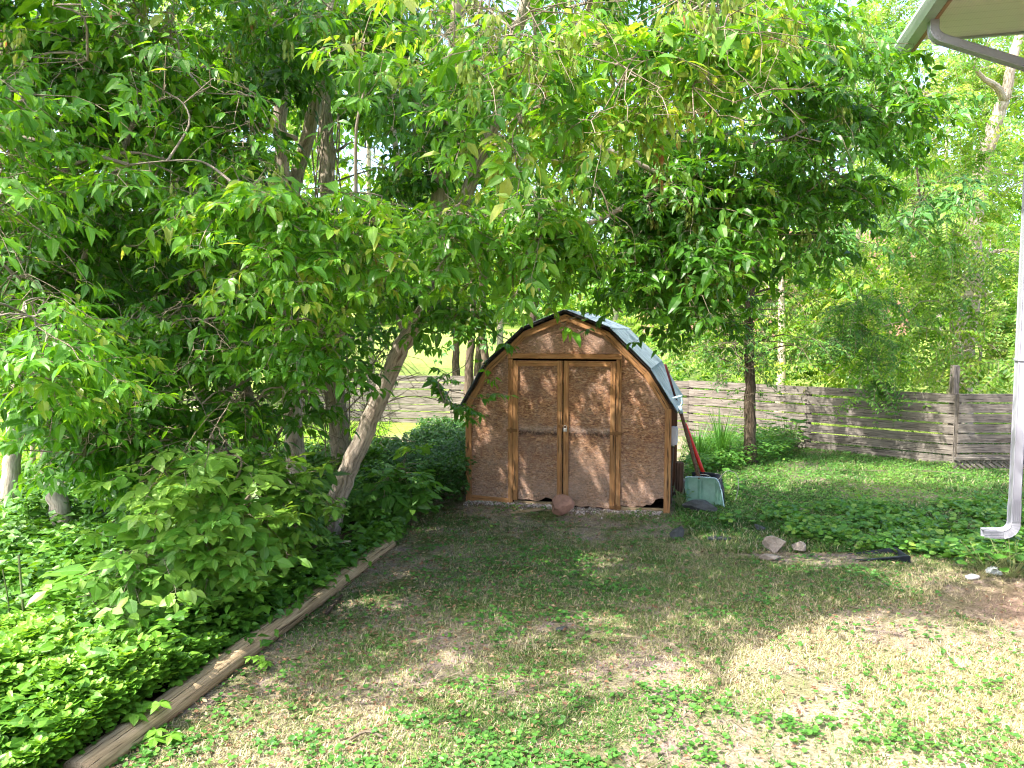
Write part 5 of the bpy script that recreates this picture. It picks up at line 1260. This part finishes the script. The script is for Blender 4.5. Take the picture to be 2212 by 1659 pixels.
# ------------------------------------------------------------------ ground cover: bed, undergrowth, weeds, grass, litter, gravel (masses)
def cover(name, P, L, tint, mat, tpl, label, cat, tilt=.45, hd=(-.2, .25), clustered=1):
    n = len(P); a = rng.uniform(0, 6.28, n); D = np.stack([np.cos(a), np.sin(a), rng.uniform(hd[0], hd[1], n)], -1); Nn = np.stack([rng.normal(0, tilt, n), rng.normal(0, tilt, n)-.15, np.ones(n)], -1)
    LV = Leaves(); LV.add(P, D, Nn, L, tint); o = LV.build(name, M[mat], None, tpl); tag(o, label, cat, None, 'stuff'); return o
def visible(P, pad=120):
    q = P-np.array((0, 0, H)); dep = q[:, 1]*cp-q[:, 2]*sp; x = q[:, 0]/np.maximum(dep, .1)*F+1106; y = 829.5-(q[:, 1]*sp+q[:, 2]*cp)/np.maximum(dep, .1)*F
    return (dep > .5) & (x > -pad) & (x < 2212+pad) & (y < 1659+pad)
# near bed: small heart leaves in 4-leaf whorls on stems
n = 30000
y = 2.6+rng.random(n)**1.15*3.0; x = bedx(y)+.0-rng.random(n)**1.25*3.4; kk = rng.random(n) < np.clip((4.85-y)*1.6+1.6*(fbm(x*2.5, y*2.5, 77)-.5)+.25*(fbm(x*2, y*2, 78) > .45), .05, 1); x, y = x[kk], y[kk]; n = len(x)
ht = .02+.40*fbm(x*2.6, y*2.6, 31)+np.clip((bedx(y)-x)*.25, 0, .15)
z = ht*(1-.5*rng.random(n)**2); P = np.stack([x, y, z+gz(x, y)], -1); P = P[visible(P)]
P = P[rng.permutation(len(P))[:int(len(P)*.62)]]
LV = Leaves(); TWg = Twigs(); nP = len(P); a0_ = rng.uniform(0, 6.28, nP); sz = rng.choice([.026, .034, .042, .052], nP)*rng.uniform(.85, 1.15, nP); t0_ = .46+.5*(fbm(P[:, 0]*2, P[:, 1]*2, 41)-.5)+rng.normal(0, .10, nP)+(P[:, 2]-.22)*1.3  # tint drops with height, so shade between the whorls is in the colour
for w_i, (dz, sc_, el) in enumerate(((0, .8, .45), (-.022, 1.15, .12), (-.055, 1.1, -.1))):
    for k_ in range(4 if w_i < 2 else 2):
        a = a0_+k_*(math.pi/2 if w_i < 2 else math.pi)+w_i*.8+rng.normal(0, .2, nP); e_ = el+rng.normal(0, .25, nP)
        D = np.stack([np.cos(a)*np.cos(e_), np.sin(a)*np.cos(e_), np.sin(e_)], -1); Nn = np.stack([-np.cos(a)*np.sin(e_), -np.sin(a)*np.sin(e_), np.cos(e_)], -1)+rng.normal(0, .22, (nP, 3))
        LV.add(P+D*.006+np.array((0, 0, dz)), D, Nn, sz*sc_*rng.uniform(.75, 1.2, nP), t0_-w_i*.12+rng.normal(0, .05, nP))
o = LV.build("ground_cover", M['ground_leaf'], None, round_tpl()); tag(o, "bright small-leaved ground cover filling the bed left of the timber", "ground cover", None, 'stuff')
nb = 3600; y = 3.0+rng.random(nb)**.8*3.6; x = bedx(y)-.05-rng.random(nb)*3.4; P = np.stack([x, y, gz(x, y)+.06+(.22+.3*fbm(x*2, y*2, 95))*rng.random(nb)], -1); P = np.repeat(P, 3, 0)+rng.normal(0, .03, (nb*3, 3))
cover("bed_weeds", P, rng.uniform(.05, .11, len(P)), .32+rng.normal(0, .2, len(P)), 'ground_leaf', leaf_tpl(.26, .2, .05, 3), "darker pointed weeds mixed through the bed's ground cover", "weeds", .5, (-.3, .4))
# mid bed undergrowth
n = 19000
y = 4.5+rng.random(n)*7.6; x = bedx(y)+.05-rng.random(n)**1.05*5.5
keepm = ~((y > 9) & (x < -3.2) & (rng.random(n) < .7)); x, y = x[keepm], y[keepm]
ht = (.12+.65*fbm(x*1.1, y*1.1, 33))*np.clip((y-3.6)/2.2, .35, 1)*np.clip((bedx(y)-x+.2)/.7, .25, 1); z = ht*(1-.6*rng.random(len(x))**1.6)
P = np.stack([x, y, z], -1); P = P[visible(P)]; nearT = (P[:, 1] < 7.75) & (P[:, 0] > -2.15) & (P[:, 2] > .22); P = P[~nearT]; rep = 3; P3 = np.repeat(P, rep, 0)+rng.normal(0, .03, (len(P)*rep, 3))
tn = np.repeat(.22+.7*(fbm(P[:, 0]*1.3, P[:, 1]*1.3, 43)-.5)+rng.normal(0, .12, len(P)), rep)+rng.normal(0, .05, len(P3))
cover("undergrowth", P3, rng.uniform(.06, .125, len(P3)), tn, 'ground_leaf', leaf_tpl(.30, .2, .06, 2), "leafy green undergrowth around the trunks", "undergrowth", .5, (-.6, .3))
# dark growth left of the shed
n = 6500; x = rng.uniform(-1.9, -.55, n); y = rng.uniform(8.7, 14.0, n); x = x+(y-9)*.05; ht = .25+.55*fbm(x*1.5, y*1.5, 35); z = ht*(1-.7*rng.random(n)**1.4)
P = np.repeat(np.stack([x, y, z], -1), 3, 0)+rng.normal(0, .03, (n*3, 3))
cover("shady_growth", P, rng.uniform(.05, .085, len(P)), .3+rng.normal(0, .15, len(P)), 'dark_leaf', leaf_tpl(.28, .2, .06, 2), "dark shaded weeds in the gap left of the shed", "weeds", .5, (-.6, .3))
# right weeds band: heart leaved ground cover
def band(n, poly, hmax, jz=.6):
    pts = []
    lo = np.min(poly, 0); hi = np.max(poly, 0)
    while sum(map(len, pts)) < n:
        q = rng.uniform(lo, hi, (n*2, 2)); q = q[in_poly(q[:, 0], q[:, 1], poly)]; pts.append(q)
    q = np.concatenate(pts)[:n]; G_ = np.array([gnd(a, b) for a, b in q]); G_[:, 2] = gz(G_[:, 0], G_[:, 1])+hmax*(.25+.75*fbm(G_[:, 0]*2, G_[:, 1]*2, 37))*(1-jz*rng.random(n)); return G_
Gp = lambda L_: [tuple(gnd(a, b)[:2]) for a, b in L_]
def wband(n, polypx, hmax, fr=37):
    poly = Gp(polypx); lo = np.min(poly, 0); hi = np.max(poly, 0); out = np.zeros((0, 2))
    while len(out) < n:
        q = rng.uniform(lo, hi, (n*2, 2)); out = np.concatenate([out, q[in_poly(q[:, 0], q[:, 1], poly)]])
    q = out[:n]; ed = fbm(q[:, 0]*2, q[:, 1]*2, fr); h_ = hmax*(.2+.9*ed)*(1-.75*rng.random(n)); return np.stack([q[:, 0], q[:, 1], gz(q[:, 0], q[:, 1])+h_+.005], -1)
P = wband(4600, [(1560, 1120), (1750, 1100), (2000, 1085), (2240, 1090), (2260, 1240), (2120, 1225), (1980, 1205), (1850, 1195), (1700, 1165), (1560, 1140)], .15)
P[:, 2] = np.minimum(P[:, 2], gz(P[:, 0], P[:, 1])+.015+np.clip((P[:, 0]-1.9)*.09, 0, .3)+np.clip((P[:, 1]-7.0)*.02, 0, .1)); P = P[rng.random(len(P)) < np.clip((P[:, 0]-1.7)*.9, .25, 1)]
P = P[fbm(P[:, 0]*2.2, P[:, 1]*2.2, 88) > .45]
P = np.repeat(P, 2, 0)+rng.normal(0, .03, (len(P)*2, 3))
cover("leafy_weeds", P, rng.uniform(.03, .095, len(P)), .5+rng.normal(0, .22, len(P)), 'yard_leaf', round_tpl(.38), "ankle-high heart-leaved weeds between the rocks and the downspout", "weeds", .6, (-.3, .2))
# whole back yard small weeds
P = wband(26000, [(1460, 1085), (1500, 1000), (1640, 985), (1720, 968), (2060, 1005), (2260, 1025), (2260, 1110), (1900, 1110), (1560, 1130), (1450, 1150)], .07, 51)
cover("yard_weeds", P, rng.uniform(.018, .045, len(P)), .45+.9*(fbm(P[:, 0]*1.2, P[:, 1]*1.2, 53)-.5)+rng.normal(0, .15, len(P)), 'yard_leaf', leaf_tpl(.33, .1, .05, 1), "low weeds covering the back yard before the fence", "weeds", .5)
P = wband(2200, [(1480, 1040), (1500, 975), (1640, 960), (1740, 960), (1700, 1000), (1560, 1020)], .55, 52)
P = np.repeat(P, 3, 0)+rng.normal(0, .03, (len(P)*3, 3))
cover("fence_weeds", P, rng.uniform(.05, .09, len(P)), .4+rng.normal(0, .2, len(P)), 'yard_leaf', leaf_tpl(.28, .15, .05, 2), "taller weeds growing up against the long plank fence", "weeds", .5)

# lawn clover-like weeds in patches
n = 60000; y = 3.2+rng.random(n)**1.25*6.2; x = bedx(y)+rng.random(n)*(.68*y+.2-bedx(y))
d = .45*fbm(x*1.3, y*1.3, 61, 5)+.55*fbm(x*5, y*5, 62, 3); near = np.clip((5.6-y)/2, 0, 1)
pr = np.clip((d-.53+near*.05-np.clip(x-.5, 0, 2)*.03)*9, 0, 1)*.42+.05; k = rng.random(n) < pr; x, y = x[k], y[k]
P = np.stack([x, y, gz(x, y)+.008+.03*rng.random(len(x))], -1)
dirtm = np.hypot((x-4.2)/.8, (y-5.75)/.7) > 1; P = P[dirtm]
P = np.repeat(P, 2, 0)+rng.normal(0, .012, (len(P)*2, 3))*np.array((1, 1, .3)); P[:, 2] = np.maximum(P[:, 2], gz(P[:, 0], P[:, 1])+.006)
cover("lawn_weeds", P, rng.uniform(.012, .038, len(P)), .18+rng.normal(0, .22, len(P)), 'yard_leaf', round_tpl(.4, .03), "patches of small round-leaved weeds in the thin lawn", "weeds", .35, (-.05, .3))

# grass blades
def grass(n, yr, xr_fn, dens_seed, Lr, wd, name, label, thr=.0, ytint=0, bias=0):
    y = yr[0]+rng.random(n)**1.15*(yr[1]-yr[0]); x0, x1 = xr_fn(y); x = x0+rng.random(n)*(x1-x0)
    d = fbm(x*1.1, y*1.1, dens_seed, 5); pr = np.clip((d-.40+thr)*6, .10, 1)*np.clip(.45+(x-bedx(y))*.22+(y > 9), .3, 1); k = rng.random(n) < pr
    k &= ~((np.hypot((x-4.2)/.8, (y-5.75)/.7) < 1.0) & (rng.random(n) < .9)); x, y = x[k], y[k]; n = len(x)
    s0 = (x-S0[0])*E1[0]+(y-S0[1])*E1[1]; s1 = (x-S0[0])*E2[0]+(y-S0[1])*E2[1]; k = ~((s0 > -.2) & (s0 < 2.5) & (s1 > -.06) & (s1 < 2.6)); x, y = x[k], y[k]; n = len(x)
    a = rng.uniform(0, 6.28, n); L_ = rng.uniform(*Lr, n); el = rng.uniform(.15, 1.25, n)
    dr = np.stack([np.cos(a)*np.cos(el), np.sin(a)*np.cos(el), np.sin(el)], -1); sd = np.stack([-np.sin(a), np.cos(a), 0*a], -1)
    B = np.stack([x, y, gz(x, y)-.002], -1); w_ = wd*rng.uniform(.6, 1.3, n)[:, None]
    mid = B+dr*L_[:, None]*.55; tip = B+dr*L_[:, None]+np.stack([np.cos(a), np.sin(a), -.9+0*a], -1)*L_[:, None]*.18
    V = np.stack([B-sd*w_, B+sd*w_, mid+sd*w_*.8, mid-sd*w_*.8, tip], 1).reshape(-1, 3)
    i = np.arange(n)*5; Fc = np.concatenate([np.stack([i, i+1, i+2], -1), np.stack([i, i+2, i+3], -1), np.stack([i+3, i+2, i+4], -1)])
    g = fbm(x*.8+5, y*.8, 71, 4); tn = .5-(g-.5)*1.6+bias-np.clip((y-6.5)*.07, -.12, .14)+rng.normal(0, .2, n)
    tn = tn-.16+np.clip((x-1.2)*.08-(y-5)*.04, -.1, .2); dry = rng.random(n) < .15+np.clip((x-.8)*.15, 0, .40)*np.clip((7-y)/2, 0, 1); tn = np.where(dry, rng.uniform(.55, 1, n), tn)
    tt = np.repeat(np.clip(tn, 0.02, 1), 5); U = np.tile(np.array([(-1, 0, 0), (1, 0, 0), (1, .5, 0), (-1, .5, 0), (0, 1, 0)], float), (n, 1))
    o = npmesh(name, V, Fc, M['grass'], None, {'tint': ('FLOAT', tt), 'luv': ('FLOAT_VECTOR', U)}, False); tag(o, label, "grass", None, 'stuff')
grass(420000, (3.0, 9.6), lambda y: (bedx(y)+.08, .70*y+.25), 63, (.018, .055), .0022, "lawn_grass", "thin patchy green and straw-coloured grass of the lawn")
grass(90000, (7.2, 15.5), lambda y: (np.maximum(1.9, 1.9+(y-9)*.25), .70*y+.3), 65, (.04, .11), .005, "back_grass", "greener rough grass of the back yard", .1, 0, -.22)
def farg(n):
    x = rng.uniform(-16, -2.6, n); y = rng.uniform(10.5, 17, n); return x, y
n = 30000; x, y = farg(n); P = np.stack([x, y, gz(x, y)+.02], -1)
cover("side_grass", P, rng.uniform(.06, .14, n), .62+rng.normal(0, .15, n), 'leaf_bright', leaf_tpl(.1, .1, .02, 1), "sunlit grass behind the row of trees", "grass", .8, (.2, 1.2))

# litter: dead leaves, straw, twigs
n = 16000; y = 3.1+rng.random(n)**1.2*6.2; x = bedx(y)+rng.random(n)*(.68*y+.3-bedx(y)); wgt = np.clip(1.15-(x-bedx(y))*.28, .25, 1); k = rng.random(n) < wgt; x, y = x[k], y[k]
P = np.stack([x, y, gz(x, y)+.012+.01*rng.random(len(x))], -1)
cover("leaf_litter", P, rng.uniform(.012, .045, len(P)), rng.random(len(P)), 'litter', leaf_tpl(.22, -.15, .12, 2), "scattered dead brown leaves and seeds on the lawn", "leaf litter", .6, (-.1, .25))
T = Twigs(); n = 2200; y = 3.1+rng.random(n)**1.1*6; x = bedx(y)+.05+rng.random(n)*(.68*y+.3-bedx(y)); a = rng.uniform(0, 6.28, n); L_ = .02+.16*rng.random(n)**3
A = np.stack([x, y, gz(x, y)+.014], -1); B = A+np.stack([np.cos(a)*L_, np.sin(a)*L_, .012*rng.random(n)], -1); T.add(A, B, rng.uniform(.0012, .0035, n)); o = T.build("fallen_twigs", M['twig'], None); tag(o, "dry twigs and straw scattered over the lawn", "twigs", None, 'stuff')
T = Twigs(); n = 12; q = wband(n, [(1500, 1080), (1560, 1030), (2000, 1020), (1900, 1090)], .05); a = rng.normal(.1, .5, n); L_ = rng.uniform(.3, .9, n); q[:, 2] = gz(q[:, 0], q[:, 1])+.07; B = q+np.stack([np.cos(a)*L_, np.sin(a)*L_, rng.uniform(-.03, .03, n)], -1); T.add(q, B, np.full(n, .004)); o = T.build("dry_stems", M['twig'], None); tag(o, "long fallen straw-coloured stems in the back yard", "stems", None, 'stuff')
# gravel in front of the shed
def gravel():
    n = 5200; s0 = rng.uniform(-.05, 2.35, n); s1 = -np.abs(rng.normal(0, .11, n))+.05; k = rng.random(n) < (.25+.75*(fbm(s0*3, s1*3, 91) > .45)); s0, s1 = s0[k], s1[k]; n = len(s0)
    P = S0[None]+E1*s0[:, None]+E2*s1[:, None]; P[:, 2] = gz(P[:, 0], P[:, 1])+.006
    bm = bmesh.new(); bmesh.ops.create_icosphere(bm, subdivisions=1, radius=1); tv = np.array([v.co[:] for v in bm.verts]); bm.verts.index_update(); tf = np.array([[v.index for v in f.verts] for f in bm.faces]); bm.free()
    sz = rng.uniform(.006, .017, (n, 1, 1))*rng.uniform(.6, 1.2, (n, 1, 3)); V = (P[:, None]+(tv[None]*sz)@rotz(rng.uniform(0, 6.28, n))).reshape(-1, 3); Fc = (tf[None]+(np.arange(n)*len(tv))[:, None, None]).reshape(-1, 3)
    m = N("gravel_stone"); t = m.attr("tint"); m.base(m.ramp(t.outputs['Fac'], [(0, (.20, .15, .13)), (.5, (.46, .38, .36)), (1, (.72, .66, .64))]), .85, .3)
    o = npmesh("gravel", V, Fc, m.m, None, {'tint': ('FLOAT', np.repeat(rng.random(n), len(tv)))}, False); tag(o, "pale gravel strip along the foot of the shed doors", "gravel", None, 'stuff')
gravel()
print("objects", len(bpy.data.objects), "verts", sum(len(m.vertices) for m in bpy.data.meshes))
